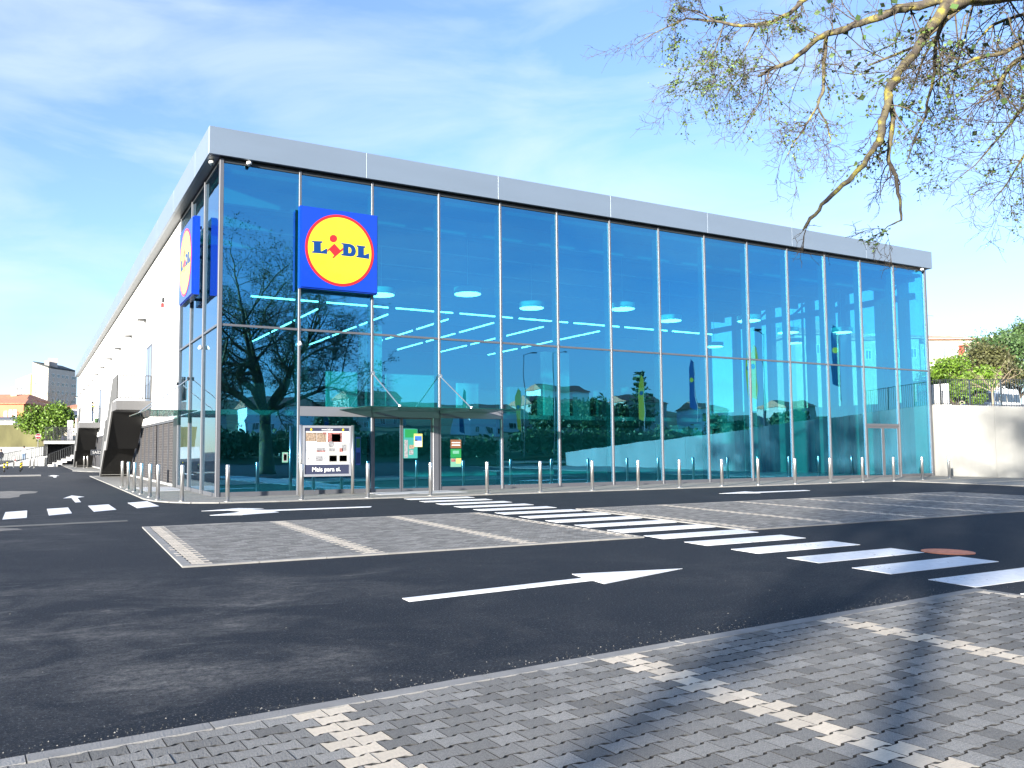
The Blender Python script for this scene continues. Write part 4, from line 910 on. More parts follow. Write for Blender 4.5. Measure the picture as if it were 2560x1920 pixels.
# ------------------------------------------------------------------ people
def person(loc, rz, pose, cloth, lab, name='person'):
    """skin-modifier figure, standing; pose gives the right hand offset (reach)"""
    t = tag(empty(name, loc, (0,0,rz)), lab, 'person')
    v = {'pel':(0,0,0.94),'sp':(0,0.01,1.18),'ch':(0,0.0,1.36),'nk':(0,0.0,1.50),'hd0':(0,-0.01,1.58),'hd1':(0,-0.015,1.70)}
    v.update({'lh':(0.09,0,0.90),'lk':(0.10,-0.02,0.50),'la':(0.10,0.02,0.09),'lt':(0.11,-0.15,0.035),'rh':(-0.09,0,0.90),'rk':(-0.11,-0.03,0.50),'ra':(-0.13,0.0,0.09),'rt':(-0.14,-0.17,0.035)})
    v.update({'ls':(0.18,0,1.40),'le':(0.23,0.02,1.13),'lw':(0.22,-0.08,0.90),'lf':(0.21,-0.11,0.80),'rs':(-0.18,0,1.40)})
    if pose == 'reach': v.update({'re':(-0.22,-0.24,1.30),'rw':(-0.16,-0.46,1.38),'rf':(-0.14,-0.57,1.42)})
    else: v.update({'re':(-0.23,0.02,1.13),'rw':(-0.22,-0.08,0.90),'rf':(-0.21,-0.11,0.80)})
    E_ = [('pel','sp'),('sp','ch'),('ch','nk'),('nk','hd0'),('hd0','hd1'),('pel','lh'),('lh','lk'),('lk','la'),('la','lt'),('pel','rh'),('rh','rk'),('rk','ra'),('ra','rt'),('ch','ls'),('ls','le'),('le','lw'),('lw','lf'),('ch','rs'),('rs','re'),('re','rw'),('rw','rf')]
    rad = {'pel':(0.16,0.12),'sp':(0.15,0.11),'ch':(0.17,0.12),'nk':(0.06,0.06),'hd0':(0.085,0.09),'hd1':(0.085,0.10),'lh':(0.10,0.10),'rh':(0.10,0.10),'lk':(0.065,0.065),'rk':(0.065,0.065),'la':(0.05,0.05),'ra':(0.05,0.05),'lt':(0.045,0.035),'rt':(0.045,0.035),'ls':(0.07,0.07),'rs':(0.07,0.07),'le':(0.048,0.048),'re':(0.048,0.048),'lw':(0.036,0.036),'rw':(0.036,0.036),'lf':(0.03,0.022),'rf':(0.03,0.022)}
    ks = list(v); me = bpy.data.meshes.new('body'); me.from_pydata([v[k] for k in ks], [(ks.index(a), ks.index(b_)) for a, b_ in E_], [])
    o = link('body', me, t); md = o.modifiers.new('Skin', 'SKIN'); sk = me.skin_vertices[0].data
    for i, k in enumerate(ks): sk[i].radius = rad[k]; sk[i].use_root = (k == 'pel')
    o.modifiers.new('Subsurf', 'SUBSURF').levels = 2; o.modifiers['Subsurf'].render_levels = 2
    # clothing colours by height: shoes, trousers, top, skin
    m = bpy.data.materials.new('clothed_body'); m.use_nodes = True; N, L = m.node_tree.nodes, m.node_tree.links
    tcn = N.new('ShaderNodeTexCoord'); sp = N.new('ShaderNodeSeparateXYZ'); L.new(tcn.outputs['Object'], sp.inputs[0])
    mr = N.new('ShaderNodeMath'); mr.operation = 'DIVIDE'; mr.inputs[1].default_value = 2.0; L.new(sp.outputs['Z'], mr.inputs[0])
    rp_ = N.new('ShaderNodeValToRGB'); rp_.color_ramp.interpolation = 'CONSTANT'; e = rp_.color_ramp.elements
    e[0].position = 0; e[0].color = (*cloth['shoes'],1); e[1].position = 0.055; e[1].color = (*cloth['trousers'],1)
    q = e.new(0.475); q.color = (*cloth['top'],1); q = e.new(0.755); q.color = (0.45,0.27,0.19,1)
    if 'stripe' in cloth:
        q = e.new(0.66); q.color = (*cloth['stripe'],1); q = e.new(0.685); q.color = (*cloth['top'],1)
    L.new(mr.outputs[0], rp_.inputs['Fac']); L.new(rp_.outputs['Color'], N['Principled BSDF'].inputs['Base Color']); N['Principled BSDF'].inputs['Roughness'].default_value = 0.8
    me.materials.append(m)
    h = MB(); h.lathe([(0.0,0.135),(0.06,0.12),(0.098,0.06),(0.104,0.0),(0.098,-0.05),(0.07,-0.07)], 14); h.build('hair', mat('dark_hair', (0.02,0.016,0.013), 0.7), t, True, (0,0.025,1.685))
    nm = MB(); nm.tube([(0,-0.105,1.655),(0,-0.128,1.635)], [0.012,0.016], 6); nm.build('nose', mat('skin', (0.45,0.27,0.19), 0.6), t)
    return t
person((-0.62,48.55,3.92), R(90), 'reach', dict(shoes=(0.6,0.6,0.6), trousers=(0.10,0.15,0.24), top=(0.03,0.035,0.045), stripe=(0.35,0.5,0.08)), 'person in dark vest and jeans cleaning a door on the far landing')
bk = tag(empty('bucket', (-0.30,48.35,3.92)), 'green bucket with raised handle standing on the far landing', 'bucket')
MB().lathe([(0.13,0.0),(0.17,0.33),(0.18,0.33),(0.18,0.35),(0.16,0.35),(0.12,0.02)], 16).build('pail', mat('green_plastic', (0.10,0.42,0.06), 0.4), bk, True)
MB().tube([(0.18*math.cos(a), 0, 0.34+0.24*math.sin(a)) for a in [math.pi*k/10 for k in range(11)]], 0.010, 5).build('handle', WHITE, bk)
q = onz(1.5, 1164); person((q.x, q.y, 0), R(200), 'stand', dict(shoes=(0.03,0.03,0.03), trousers=(0.03,0.06,0.10), top=(0.025,0.03,0.05)), 'person in dark clothes cut off by the left edge of the picture')
q = at(60, 1128, 92); person((q.x, q.y, 0.35), R(150), 'stand', dict(shoes=(0.1,0.1,0.1), trousers=(0.12,0.18,0.28), top=(0.75,0.76,0.78)), 'person in a white top behind the ramp railing')

# ------------------------------------------------------------------ left distance: ramp, wall, houses, tower
def rail_run(parent, p, q, h, n, r_=0.018):
    p, q = Vector(p), Vector(q)
    for i in range(n+1):
        c = p+(q-p)*i/n; MB().tube([c, c+Vector((0,0,h))], r_ if i % 6 else r_*1.6, 4).build('bar', RAIL, parent)
    for hh in (0.12, h): MB().tube([p+Vector((0,0,hh)), q+Vector((0,0,hh))], r_*1.4, 5).build('rail', RAIL, parent)
MB().hexa([(-60,92,-0.2),(-0.2,92,-0.2),(-0.2,140,-0.2),(-60,140,-0.2),(-60,92,0.01),(-0.2,92,0.01),(-0.2,140,0.9),(-60,140,0.9)]).build('side_street', mat('street_asphalt', (0.075,0.078,0.085), 0.9, noise=0.15, nscale=0.6)); struct(bpy.data.objects['side_street'])
rt = tag(empty('ramp_with_railing', (0,0,0)), 'pedestrian ramp with dark railings at the end of the side road', 'ramp')
pA, pB = onz(62, 1163), onz(128, 1163)
ya = 70.0
MB().hexa([(-8.4,ya,0),(-3.6,ya,0),(-3.6,ya+2.0,0),(-8.4,ya+2.0,0),(-8.4,ya,0.05),(-3.6,ya,1.05),(-3.6,ya+2.0,1.05),(-8.4,ya+2.0,0.05)]).build('sloping_slab', CONC, rt)
rail_run(rt, (-8.4,ya+0.05,0.05), (-3.6,ya+0.05,1.05), 1.1, 26); rail_run(rt, (-8.4,ya+1.9,0.05), (-3.6,ya+1.9,1.05), 1.1, 26)
MB().box(-4.4,-3.9,ya-0.7,ya-0.2,0,0.95).build('pillar', WHITE, rt)
fs = tag(empty('concrete_steps', (0,0,0)), 'grey concrete steps rising to the right before the ramp', 'steps')
for i in range(7):
    MB().box(-3.6+0.42*i, -3.6+0.42*(i+1)-0.003, 64.0, 66.2, 0.19*(i-1) if i else 0, 0.19*(i+1)).build('step', mat('light_concrete', (0.55,0.54,0.52), 0.85), fs)
MB().box(-0.65,-0.05,64.0,66.2,1.1,1.33).build('top_landing', MATS['light_concrete'], fs)
rail_run(fs, (-3.5,66.1,0.2), (-0.7,66.1,1.33), 1.05, 16)
wk = tag(empty('raised_walkway', (0,0,0)), 'raised walkway with railing crossing behind the far staircase', 'walkway')
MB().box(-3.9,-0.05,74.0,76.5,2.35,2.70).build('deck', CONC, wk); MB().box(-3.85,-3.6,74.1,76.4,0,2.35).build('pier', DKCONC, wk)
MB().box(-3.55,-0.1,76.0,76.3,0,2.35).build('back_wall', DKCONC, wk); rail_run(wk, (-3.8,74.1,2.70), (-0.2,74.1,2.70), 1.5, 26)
MB().box(-1.6,-1.0,74.5,74.56,2.75,5.0).build('banner', mat('grey_banner', (0.42,0.42,0.46), 0.7), wk)
MB().tube([(-0.75,73.0,0),(-0.75,73.0,5.2)], 0.06, 8).build('white_pole', WHITE, wk)
# old stained wall along the street
ow = tag(empty('street_wall', (0,0,0)), 'old stained olive wall along the street at the left edge', 'wall')
pL, pR_ = at(-200, 1120, 118), at(150, 1124, 122)
def streetwall(p, q, z0, z1, nm, m, th=0.3):
    d = (Vector((q.x,q.y,0))-Vector((p.x,p.y,0))).normalized(); s = Vector((-d.y,d.x,0))*th
    a, c = Vector((p.x,p.y,0)), Vector((q.x,q.y,0)); e = [a, c, c+s, a+s]
    MB().hexa([(*v.xy, z0) for v in e]+[(*v.xy, z1) for v in e]).build(nm, m, ow)
ztop = at(20, 1060, 118).z
streetwall(pL, pR_, 0.3, ztop, 'wall_face', mat('olive_stained_wall', (0.115,0.108,0.045), 0.9, noise=0.45, nscale=0.5, stretch=(1,1,0.35)))
streetwall(at(-200,1125,112), at(125,1122,114), 0.3, at(20,1122,112).z+0.25, 'low_parapet', mat('grey_parapet', (0.30,0.31,0.31), 0.9, noise=0.2, nscale=0.6))
# orange house above the wall
def window(parent, p0, ux, w, z0, z1, nrm, glass=DARKGL):
    """window frame and pane on a wall point p0 with direction ux, outward normal nrm"""
    a, c = Vector(p0), Vector(p0)+Vector(ux)*w; n = Vector(nrm)*0.06; f = link('window', None, parent)
    MB().slab([(a.x,a.y,z0),(c.x,c.y,z0),(c.x,c.y,z1),(a.x,a.y,z1)], n*0.5).build('pane', glass, f)
    b = MB(); t_ = min(0.09, w*0.12); U = Vector(ux)
    for (s, e, q0, q1) in ((0,t_,z0,z1),(w-t_,w,z0,z1),(t_,w-t_,z0,z0+t_),(t_,w-t_,z1-t_,z1),(w/2-t_/3,w/2+t_/3,z0+t_,z1-t_)):
        i, j = a+U*s, a+U*e; b.slab([(i.x,i.y,q0),(j.x,j.y,q0),(j.x,j.y,q1),(i.x,i.y,q1)], n)
    b.build('frame', WHITE, f)
def house(name, p, ux, w, dpt, z0, z1, wallm, roofm, lab, over=0.4, rise=1.6, wins=(), cat='house', grp=None, chim=None, side_wins=()):
    """p: near-left corner; ux along the front; depth goes away from the camera"""
    U = Vector(ux).normalized(); V = Vector((-U.y, U.x, 0)); P_ = Vector((p[0],p[1],0)); t = tag(empty(name, (0,0,0)), lab, cat, grp)
    c = [P_, P_+U*w, P_+U*w+V*dpt, P_+V*dpt]
    MB().hexa([(*v.xy, z0) for v in c]+[(*v.xy, z1) for v in c]).build('wall', wallm, t)
    b = MB(); o = over; e = [P_-U*o-V*o, P_+U*(w+o)-V*o, P_+U*(w+o)+V*(dpt+o), P_-U*o+V*(dpt+o)]; m0, m1 = P_-U*(o*0.2-dpt*0.18)+V*dpt/2, P_+U*(w+o*0.2-dpt*0.18)+V*dpt/2
    b.add([(*v.xy, z1+0.02) for v in e]+[(*m0.xy, z1+rise), (*m1.xy, z1+rise)]+[(*v.xy, z1+0.14) for v in e], [(3,2,1,0),(6,7,5,4),(8,9,5,4),(7,8,5),(9,6,4),(0,1,7,6),(1,2,8,7),(2,3,9,8),(3,0,6,9)]); b.build('roof', roofm, t)
    for (s, ww, q0, q1) in wins: window(t, P_+U*s-V*0.01, U, ww, q0, q1, -V, HOUSEGL)
    for (s, ww, q0, q1) in side_wins: window(t, P_-U*0.01+V*(s+ww), -V, ww, q0, q1, -U, HOUSEGL)
    if chim:
        for (s, d_, h) in chim: cc = P_+U*s+V*d_; MB().box(cc.x-0.5, cc.x+0.5, cc.y-0.4, cc.y+0.4, z1, z1+h).build('chimney', wallm, t)
    return t
D = 138.0
a0 = at(-60, 1062, D); a1 = at(58, 1062, D); zt_ = at(20, 1010, D).z; zb_ = 0.5
house('orange_house', (a0.x,a0.y), (a1.x-a0.x, a1.y-a0.y, 0), (Vector(a1.xy)-Vector(a0.xy)).length, 9, zb_, zt_, ORANGEW, TERRA, 'orange house with terracotta roof above the stained wall', 0.5, 1.2,
      wins=((4.75,0.5,zt_-3.0,zt_-1.2),(5.6,0.5,zt_-3.2,zt_-1.0),(6.3,0.6,zt_-2.6,zt_-1.0)))
a0 = at(-60, 1062, D+12); a1 = at(62, 1062, D+12); zt_ = at(20, 1000, D+12).z
house('peach_house', (a0.x,a0.y), (a1.x-a0.x, a1.y-a0.y, 0), (Vector(a1.xy)-Vector(a0.xy)).length, 9, 0.5, zt_, PEACHW, TERRA, 'peach house with white chimney behind the orange house', 0.4, 1.4, chim=((5.2,3,2.6),))
a0 = at(-40, 1062, D-14); a1 = at(36, 1062, D-14)
house('white_shed', (a0.x,a0.y), (a1.x-a0.x, a1.y-a0.y, 0), (Vector(a1.xy)-Vector(a0.xy)).length, 5, 0.5, at(20,1052,D-14).z, WHITE, mat('grey_roof_sheet', (0.12,0.13,0.14), 0.7), 'low white shed with a grey roof behind the stained wall', 0.3, 0.7)
for k, (u_, v0, v1, dd, wm, lab) in enumerate(((150,1052,1022,150,WPLAST,'small white house right of the green street tree'),(160,1075,1058,128,CREAMW,'low cream building just left of the white side wall'))):
    a0, a1 = at(u_, v0, dd), at(u_+60, v0, dd); house('white_house', (a0.x,a0.y), (a1.x-a0.x,a1.y-a0.y,0), 4.4, 7, 0.4, at(u_, v1, dd).z, wm, TERRA, lab, 0.4, 1.0)
# apartment tower
tw = tag(empty('apartment_tower', (0,0,0)), 'tall cream apartment tower with a shaded grey flank above the street tree', 'building')
DT = 300.0; cnr = at(117, 1062, DT); n1 = Vector((-0.62,-0.785,0)).normalized(); n2 = Vector((0.785,-0.62,0))
d1 = Vector((-0.785,0.62,0)); d2 = Vector((0.62,0.785,0))                  # along the lit and the shaded face
L1 = 5.2/0.80*1.02; L2 = 10.3/0.62
ztw = at(117, 919, DT).z; base2 = Vector((cnr.x,cnr.y,0))
c = [base2, base2+d2*L2, base2+d2*L2+d1*L1, base2+d1*L1]
slope = [0, 0.0, 0.9, 0.9]
MB().hexa([(*v.xy, 0) for v in c]+[(v.x, v.y, ztw+(2.2 if i >= 2 else 0.0)) for i, v in enumerate(c)]).build('main_block', [mat('tower_wall', (0.50,0.46,0.40), 0.85, noise=0.04, nscale=0.2)], tw)
MB().slab([(v.x, v.y, ztw+0.15+(2.2 if i >= 2 else 0.0)) for i, v in enumerate(c)], (0,0,0.35)).build('roof', mat('dark_roof', (0.04,0.05,0.05), 0.8), tw)
q = base2+d2*L2*0.35+d1*L1*0.4; MB().box(q.x-1.6, q.x+1.6, q.y-1.5, q.y+1.5, ztw, ztw+4.2).build('roof_hut', GREYW, tw)
q = base2+d2*L2*0.15+d1*L1*0.4; MB().box(q.x-0.8, q.x+0.8, q.y-0.8, q.y+0.8, ztw, ztw+3.0).build('roof_hut', GREYW, tw)
for fl in range(9):
    z = ztw-3.2-3.1*fl
    for s in (0.12, 0.30, 0.46, 0.60, 0.80):
        window(tw, base2+d2*(L2*s)+n2*0.02, d2, 1.5 if s != 0.80 else 2.6, z, z+1.3, n2)
    for s in (0.25, 0.72):
        window(tw, base2+d1*(L1*s)+n1*0.02, d1, 0.8, z, z+1.2, n1)
st_ = base2+d1*L1; zlow = at(62, 934, DT).z
c = [st_, st_+d2*8, st_+d2*8+d1*0.9, st_+d1*0.9]; MB().hexa([(*v.xy, 0) for v in c]+[(*v.xy, zlow) for v in c]).build('yellow_band', mat('ochre_wall', (0.60,0.36,0.08), 0.85), tw)
s2 = st_+d1*0.9; L3 = 6.2
c = [s2, s2+d2*8, s2+d2*8+d1*L3, s2+d1*L3]; MB().hexa([(*v.xy, 0) for v in c]+[(v.x, v.y, zlow-(0 if i in (0,1) else 2.0)) for i, v in enumerate(c)]).build('lower_block', mat('tower_white', (0.42,0.41,0.39), 0.85), tw)
for fl in range(7):
    for s in (0.12, 0.5, 0.75):
        window(tw, s2+d1*(L3*s)+n1*0.02, d1, 1.0, zlow-6.0-3.1*fl, zlow-4.7-3.1*fl, n1)
# green street tree
p = at(112, 1126, 104)
leafy_tree('street_tree', (p.x, p.y, 0.3), 2.4, clump_cloud(3.6, 3.0, 4.9, 22, 4), 11000, 0.26, LEAFG, 'bright green street tree beside the orange house', 21, 0.14)
p = at(132, 1100, 118); bare = p
rg_ = random.Random(8); t = tag(empty('bare_street_tree', (p.x, p.y, 0.3)), 'thin bare tree in front of the apartment tower', 'tree'); w = MB()
P = dict(levels=2, seg=[6,5,4], wig=[0.1,0.18,0.2], trop=[0.06,0.04,0.02], tip=0.3, sides=[5,4,3], kids=[9,7,0], ratio=[0.5,0.45,0], rr=[0.5,0.5,0], ang=[(25,60),(25,60),(0,0)], leaves=0, lsize=0.1, twig_from=1); P['from'] = [0.2,0.2,0]
tk = MB().tube([(0,0,0),(0.1,0,2.5),(0,0.1,4.5)], [0.14,0.11,0.09], 7); tk.build('trunk', TWIG, t)
for k in range(6): grow(w, None, Vector((0,0.1,4.3)), Vector((math.cos(k*1.05)*0.6, math.sin(k*1.05)*0.6, 1)), 6.0, 0.06, 0, rg_, P)
w.build('branches', [TWIG, TWIG], t)
# stop sign, cone, striped posts
p = at(94.5, 1128, 84)
ss = tag(empty('stop_sign', (p.x, p.y, 0.05)), 'red octagonal stop sign on a grey pole by the street wall', 'sign'); zc = at(94.5, 1092, 84).z
MB().tube([(0,0,0),(0,0,zc+0.3)], 0.035, 8).build('pole', ALU, ss)
for rr_, y_, m_ in ((0.30,-0.045,mat('sign_white', (0.45,0.45,0.45), 0.5)),(0.27,-0.055,mat('dull_sign_red', (0.20,0.012,0.02), 0.5))):
    b = MB(); b.slab([(rr_*math.cos(R(22.5+45*k)), y_, zc+rr_*math.sin(R(22.5+45*k))) for k in range(8)], (0,0.008,0)); b.build('plate', m_, ss)
text('STOP', 0.19, (0,-0.056,zc), (R(90),0,0), WHITE, ss)
p = at(39, 1147.5, 96); cone = tag(empty('traffic_cone', (p.x, p.y, 0.08)), 'small red and white traffic cone on the side street', 'cone')
MB().bbox(-0.2,0.2,-0.2,0.2,0,0.04,0.01).build('foot', RED, cone); MB().lathe([(0.15,0.04),(0.105,0.24)], 14).build('lower_body', RED, cone, True); MB().lathe([(0.105,0.24),(0.07,0.38)], 14).build('white_band', WHITE, cone, True); MB().lathe([(0.07,0.38),(0.03,0.56)], 14).build('upper_body', RED, cone, True)
for k, (u_, v_) in enumerate(((10,1181),(18,1173),(51,1180),(54,1176))):
    q = onz(u_, v_); t = tag(empty('striped_post', (q.x, q.y, 0.02)), 'black and yellow striped post at the left, %s from the picture edge' % ORD[k], 'post', 'black and yellow striped posts')
    z = 0
    for i, (h, m_) in enumerate(((0.30,BLACK),(0.10,YEL),(0.10,BLACK),(0.10,YEL),(0.08,BLACK))):
        MB().lathe([(0.06,z),(0.06,z+h-0.001)], 12).build('band', m_, t, True); z += h

# ------------------------------------------------------------------ right side: retaining wall, terrace, fence, van, house, trees
rw = tag(empty('retaining_wall', (0,0,0)), 'pale concrete retaining wall right of the glass front', 'wall')
def ztop_wall(y): return 3.74+0.0772*y if y < 0 else 3.74
seg = [0.02,-3.0,-6.0,-9.0,-12.0,-15.0,-18.0,-21.0,-24.0,-27.0,-30.0,-33.0]
for a, c in zip(seg, seg[1:]):
    MB().hexa([(36.7,a-0.006,-0.1),(37.0,a-0.006,-0.1),(37.0,c+0.006,-0.1),(36.7,c+0.006,-0.1),(36.7,a-0.006,ztop_wall(a)),(37.0,a-0.006,ztop_wall(a)),(37.0,c+0.006,ztop_wall(c)),(36.7,c+0.006,ztop_wall(c))]).build('wall_panel', WCONC, rw)
MB().box(36.75,37.02,0.06,90,-0.1,3.70).build('wall_panel', WCONC, rw)
b = MB(); rows = [(90,3.7),(0.0,3.62),(-33.0,1.08),(-48.0,0.0)]
for (ya, za), (yb, zb2) in zip(rows, rows[1:]):
    b.quad((37.0,yb,zb2),(60,yb,zb2+0.8),(60,ya,za+0.8),(37.0,ya,za)); b.quad((60,yb,zb2+0.8),(180,yb,zb2+7),(180,ya,za+7),(60,ya,za+0.8))
struct(b.build('upper_terrace', mat('terrace_paving', (0.42,0.41,0.38), 0.9, noise=0.12, nscale=1.5)))
# fence on the wall
fe = tag(empty('terrace_fence', (0,0,0)), 'dark metal bar fence on top of the retaining wall', 'fence')
ftop = onx(2375, 953, 37.4)
fy = [1.5-0.115*k for k in range(52)]
for k, y in enumerate(fy):
    z = ztop_wall(min(y,0))-0.06; big = (k % 13 == 0)
    MB().box(37.36 if big else 37.385, 37.44 if big else 37.415, y-(0.03 if big else 0.009), y+(0.03 if big else 0.009), z, z+1.38).build('post' if big else 'bar', RAIL, fe)
for zz in (0.12, 1.38):
    for a, c in ((1.5,0.0),(0.0,-4.4)):
        za, zc2 = ztop_wall(min(a,0))-0.06+zz, ztop_wall(c)-0.06+zz; MB().tube([(37.4,a,za),(37.4,c,zc2)], 0.02, 6).build('rail', RAIL, fe)
gw = tag(MB().box(39.5,39.7,0.9,2.6,3.4,5.0).build('garden_wall', WHITE), 'white garden wall piece behind the fence beside the glass corner', 'wall')
# van
def van(loc, rz, lab):
    t = tag(empty('white_van', loc, (0,0,rz)), lab, 'van')
    prof = [(-2.6,0.35),(-2.65,0.95),(-2.45,1.15),(-1.55,1.35),(-0.95,2.10),(-0.55,2.32),(0.4,2.45),(2.4,2.45),(2.62,2.25),(2.65,0.4)]
    b = MB(); n = len(prof); hw = [0.98 if z < 1.4 else 0.98-(z-1.4)*0.13 for x, z in prof]
    b.add([(x,-h,z) for (x,z),h in zip(prof,hw)]+[(x,h,z) for (x,z),h in zip(prof,hw)], [tuple(reversed(range(n))), tuple(range(n,2*n))]+[(i,(i+1)%n,(i+1)%n+n,i+n) for i in range(n)]); b.build('body', mat('van_white_paint', (0.78,0.78,0.77), 0.25, coat=0.6), t)
    for s in (-1, 1):
        def sg(nm, pts, m, off=0.985):
            q = [(x, s*(0.984-max(0,(z-1.4))*0.13+0.006), z) for x, z in pts]; MB().slab(q, (0, s*0.012, 0)).build(nm, m, t)
        sg('side_window', [(-1.28,1.45),(-0.72,1.45),(-0.66,2.02),(-0.92,2.02)], DARKGL); sg('side_window', [(-0.58,1.45),(0.45,1.45),(0.45,2.05),(-0.52,2.05)], DARKGL); sg('side_window', [(0.58,1.45),(1.5,1.45),(1.5,2.05),(0.58,2.05)], DARKGL); sg('side_window', [(1.62,1.45),(2.5,1.45),(2.45,2.05),(1.62,2.05)], DARKGL)
    MB().slab([(-1.52,-0.86,1.40),(-1.52,0.86,1.40),(-0.99,0.80,2.08),(-0.99,-0.80,2.08)], (-0.012,0,0.01)).build('windscreen', DARKGL, t)
    for x in (-1.7, 1.6):
        for s in (-1, 1):
            wl_ = link('wheel', None, t, (x, s*0.86, 0.33), (R(90),0,0)); MB().lathe([(0.2,-0.11),(0.33,-0.10),(0.34,0),(0.33,0.10),(0.2,0.11)], 20).build('tyre', BLACK, wl_, True); MB().lathe([(0.0,-0.115),(0.19,-0.115),(0.19,0.115),(0.0,0.115)], 16).build('rim', ALU, wl_)
    for s in (-1, 1): MB().bbox(-2.60,-2.42,s*0.75-0.14,s*0.75+0.14,0.85,1.08,0.03).build('headlight', HOUSEGL, t)
    return t
p = at(2441, 1000, 66)
vn = van((p.x+2.9, p.y+0.6, 3.72), R(4), 'white van parked behind the fence on the upper terrace'); vn.scale = (1.12, 1.12, 1.08)
# cream house and others on the right
DR = 118.0
a0 = at(2290, 900, DR); a1 = at(2432, 900, DR); zr = at(2380, 849, DR).z; wH = (Vector(a1.xy)-Vector(a0.xy)).length
hx = house('cream_house', (a0.x,a0.y), (a1.x-a0.x, a1.y-a0.y, 0), wH, 9, 3.5, zr, CREAMW, mat('faded_red_tile', (0.55,0.33,0.24), 0.8, noise=0.1, nscale=1), 'cream house with a faded tile roof and red awning behind the trees', 0.7, 1.3,
      wins=((1.0,0.8,zr-2.6,zr-1.1),(3.6,0.8,zr-2.6,zr-1.1),(5.5,0.6,zr-2.6,zr-1.1),(7.2,0.6,zr-2.6,zr-1.1),(3.6,0.8,zr-5.6,zr-4.1),(5.5,0.8,zr-5.6,zr-4.1)), chim=((6.6,3.5,2.0),))
U = Vector((a1.x-a0.x, a1.y-a0.y, 0)).normalized(); V = Vector((-U.y, U.x, 0)); q = Vector((a0.x,a0.y,0))+U*(wH*0.80)
def hpart(nm, s0, s1, out, z0, z1, m):
    a = Vector((a0.x,a0.y,0))+U*s0; c = Vector((a0.x,a0.y,0))+U*s1; MB().slab([(a.x,a.y,z0),(c.x,c.y,z0),(c.x,c.y,z1),(a.x,a.y,z1)], -V*out).build(nm, m, hx)
hpart('balcony_opening', wH*0.76, wH*0.90, 0.03, zr-2.7, zr-0.9, mat('red_awning', (0.42,0.06,0.05), 0.8)); hpart('awning', wH*0.75, wH*0.91, 0.5, zr-1.0, zr-0.85, MATS['red_awning']); hpart('balcony_front', wH*0.76, wH*0.92, 0.5, zr-3.2, zr-2.5, CREAMW)
aa = Vector((a0.x,a0.y,zr+1.0))+U*2.2; MB().tube([aa, aa+Vector((0,0,2.8))], 0.03, 4).tube([aa+Vector((-1.1,0,2.6)), aa+Vector((1.0,0,2.6))], 0.025, 4).build('aerial', ALU, hx)
a0b = at(2432, 900, DR+8); a1b = at(2462, 900, DR+8)
house('cream_house', (a0b.x,a0b.y), (a1b.x-a0b.x, a1b.y-a0b.y, 0), 3.2, 8, 3.5, at(2440, 858, DR+8).z, CREAMW, MATS['faded_red_tile'], 'narrow cream house end attached right of the cream house', 0.4, 0.9)
a0b = at(2455, 930, DR+45); a1b = at(2525, 930, DR+45)
house('white_house', (a0b.x,a0b.y), (a1b.x-a0b.x, a1b.y-a0b.y, 0), 6.0, 8, 3.5, at(2490, 862, DR+45).z, WPLAST, MATS['faded_red_tile'], 'white house with twin chimneys peeping over the olive trees', 0.4, 1.0, chim=((3.6,2,2.2),(4.6,2,2.2)))
# house seen through the right end of the glass
for k, (u0_, u1_, v_, lab) in enumerate(((1990,2120,836,'pale house seen through the glass, left of the three'),(2130,2215,850,'pale house seen through the glass, middle of the three'),(2225,2300,846,'pale house seen through the glass, right of the three'))):
    a0b, a1b = at(u0_, 920, DR-2), at(u1_, 920, DR-2); zz = at(u0_, v_, DR-2).z; ww = (Vector(a1b.xy)-Vector(a0b.xy)).length
    house('pale_house', (a0b.x,a0b.y), (a1b.x-a0b.x,a1b.y-a0b.y,0), ww, 8, 3.0, zz, CREAMW, MATS['faded_red_tile'], lab, 0.5, 1.6, wins=tuple((ww*f, 0.9, zz-2.8, zz-1.4) for f in (0.12,0.4,0.7)), chim=((ww*0.6,3,2.4),))
def bush_at(u_, v_, d, rx, rz, zc_, n, size, m, lab, seed, name='tree', th=1.5, k=16):
    p = at(u_, v_, d); return leafy_tree(name, (p.x, p.y, 3.6), th, clump_cloud(rx, rz, p.z-3.6, k, seed), n, size, m, lab, seed, 0.12)
bush_at(2362, 946, 66, 2.5, 1.9, 0, 9000, 0.20, LEAFG, 'bright green bushy tree beside the right end of the glass', 31, 'leafy_tree', 1.6)
bush_at(2425, 962, 62, 2.0, 1.6, 0, 6500, 0.19, LEAFG, 'bright green shrub between the fence and the olive tree', 32, 'leafy_shrub', 1.2)
bush_at(2400, 990, 60, 1.6, 0.9, 0, 3500, 0.16, LEAFG, 'low yellow green hedge behind the fence bars', 36, 'hedge', 0.5, 10)
bush_at(2470, 915, 74, 3.0, 2.6, 0, 9500, 0.20, LEAFO, 'olive brown tree with dry twigs behind the van', 33, 'olive_tree', 2.5, 20)
bush_at(2540, 905, 78, 4.9, 3.6, 0, 13000, 0.21, LEAFD, 'large dark green tree at the right edge of the picture', 34, 'evergreen_tree', 2.8, 24)
bush_at(2562, 848, 92, 2.6, 3.2, 0, 5000, 0.22, LEAFD, 'dark conifer top rising at the right edge', 35, 'conifer_tree', 5.0, 10)
bush_at(2520, 868, 95, 1.5, 2.2, 0, 2500, 0.2, LEAFD, 'small pointed conifer between the white house and the right edge', 37, 'conifer_tree', 5.0, 8)
rg_ = random.Random(18); p = at(2482, 1012, 53); t = tag(empty('young_tree', (p.x, p.y, 3.7)), 'slender leafless young tree in front of the van', 'tree'); w = MB(); lf = MB()
MB().tube([(0,0,0),(0.03,0,0.8),(0.02,0.02,1.5)], [0.06,0.05,0.045], 7).build('trunk', mat('pale_bark', (0.30,0.24,0.16), 0.9), t)
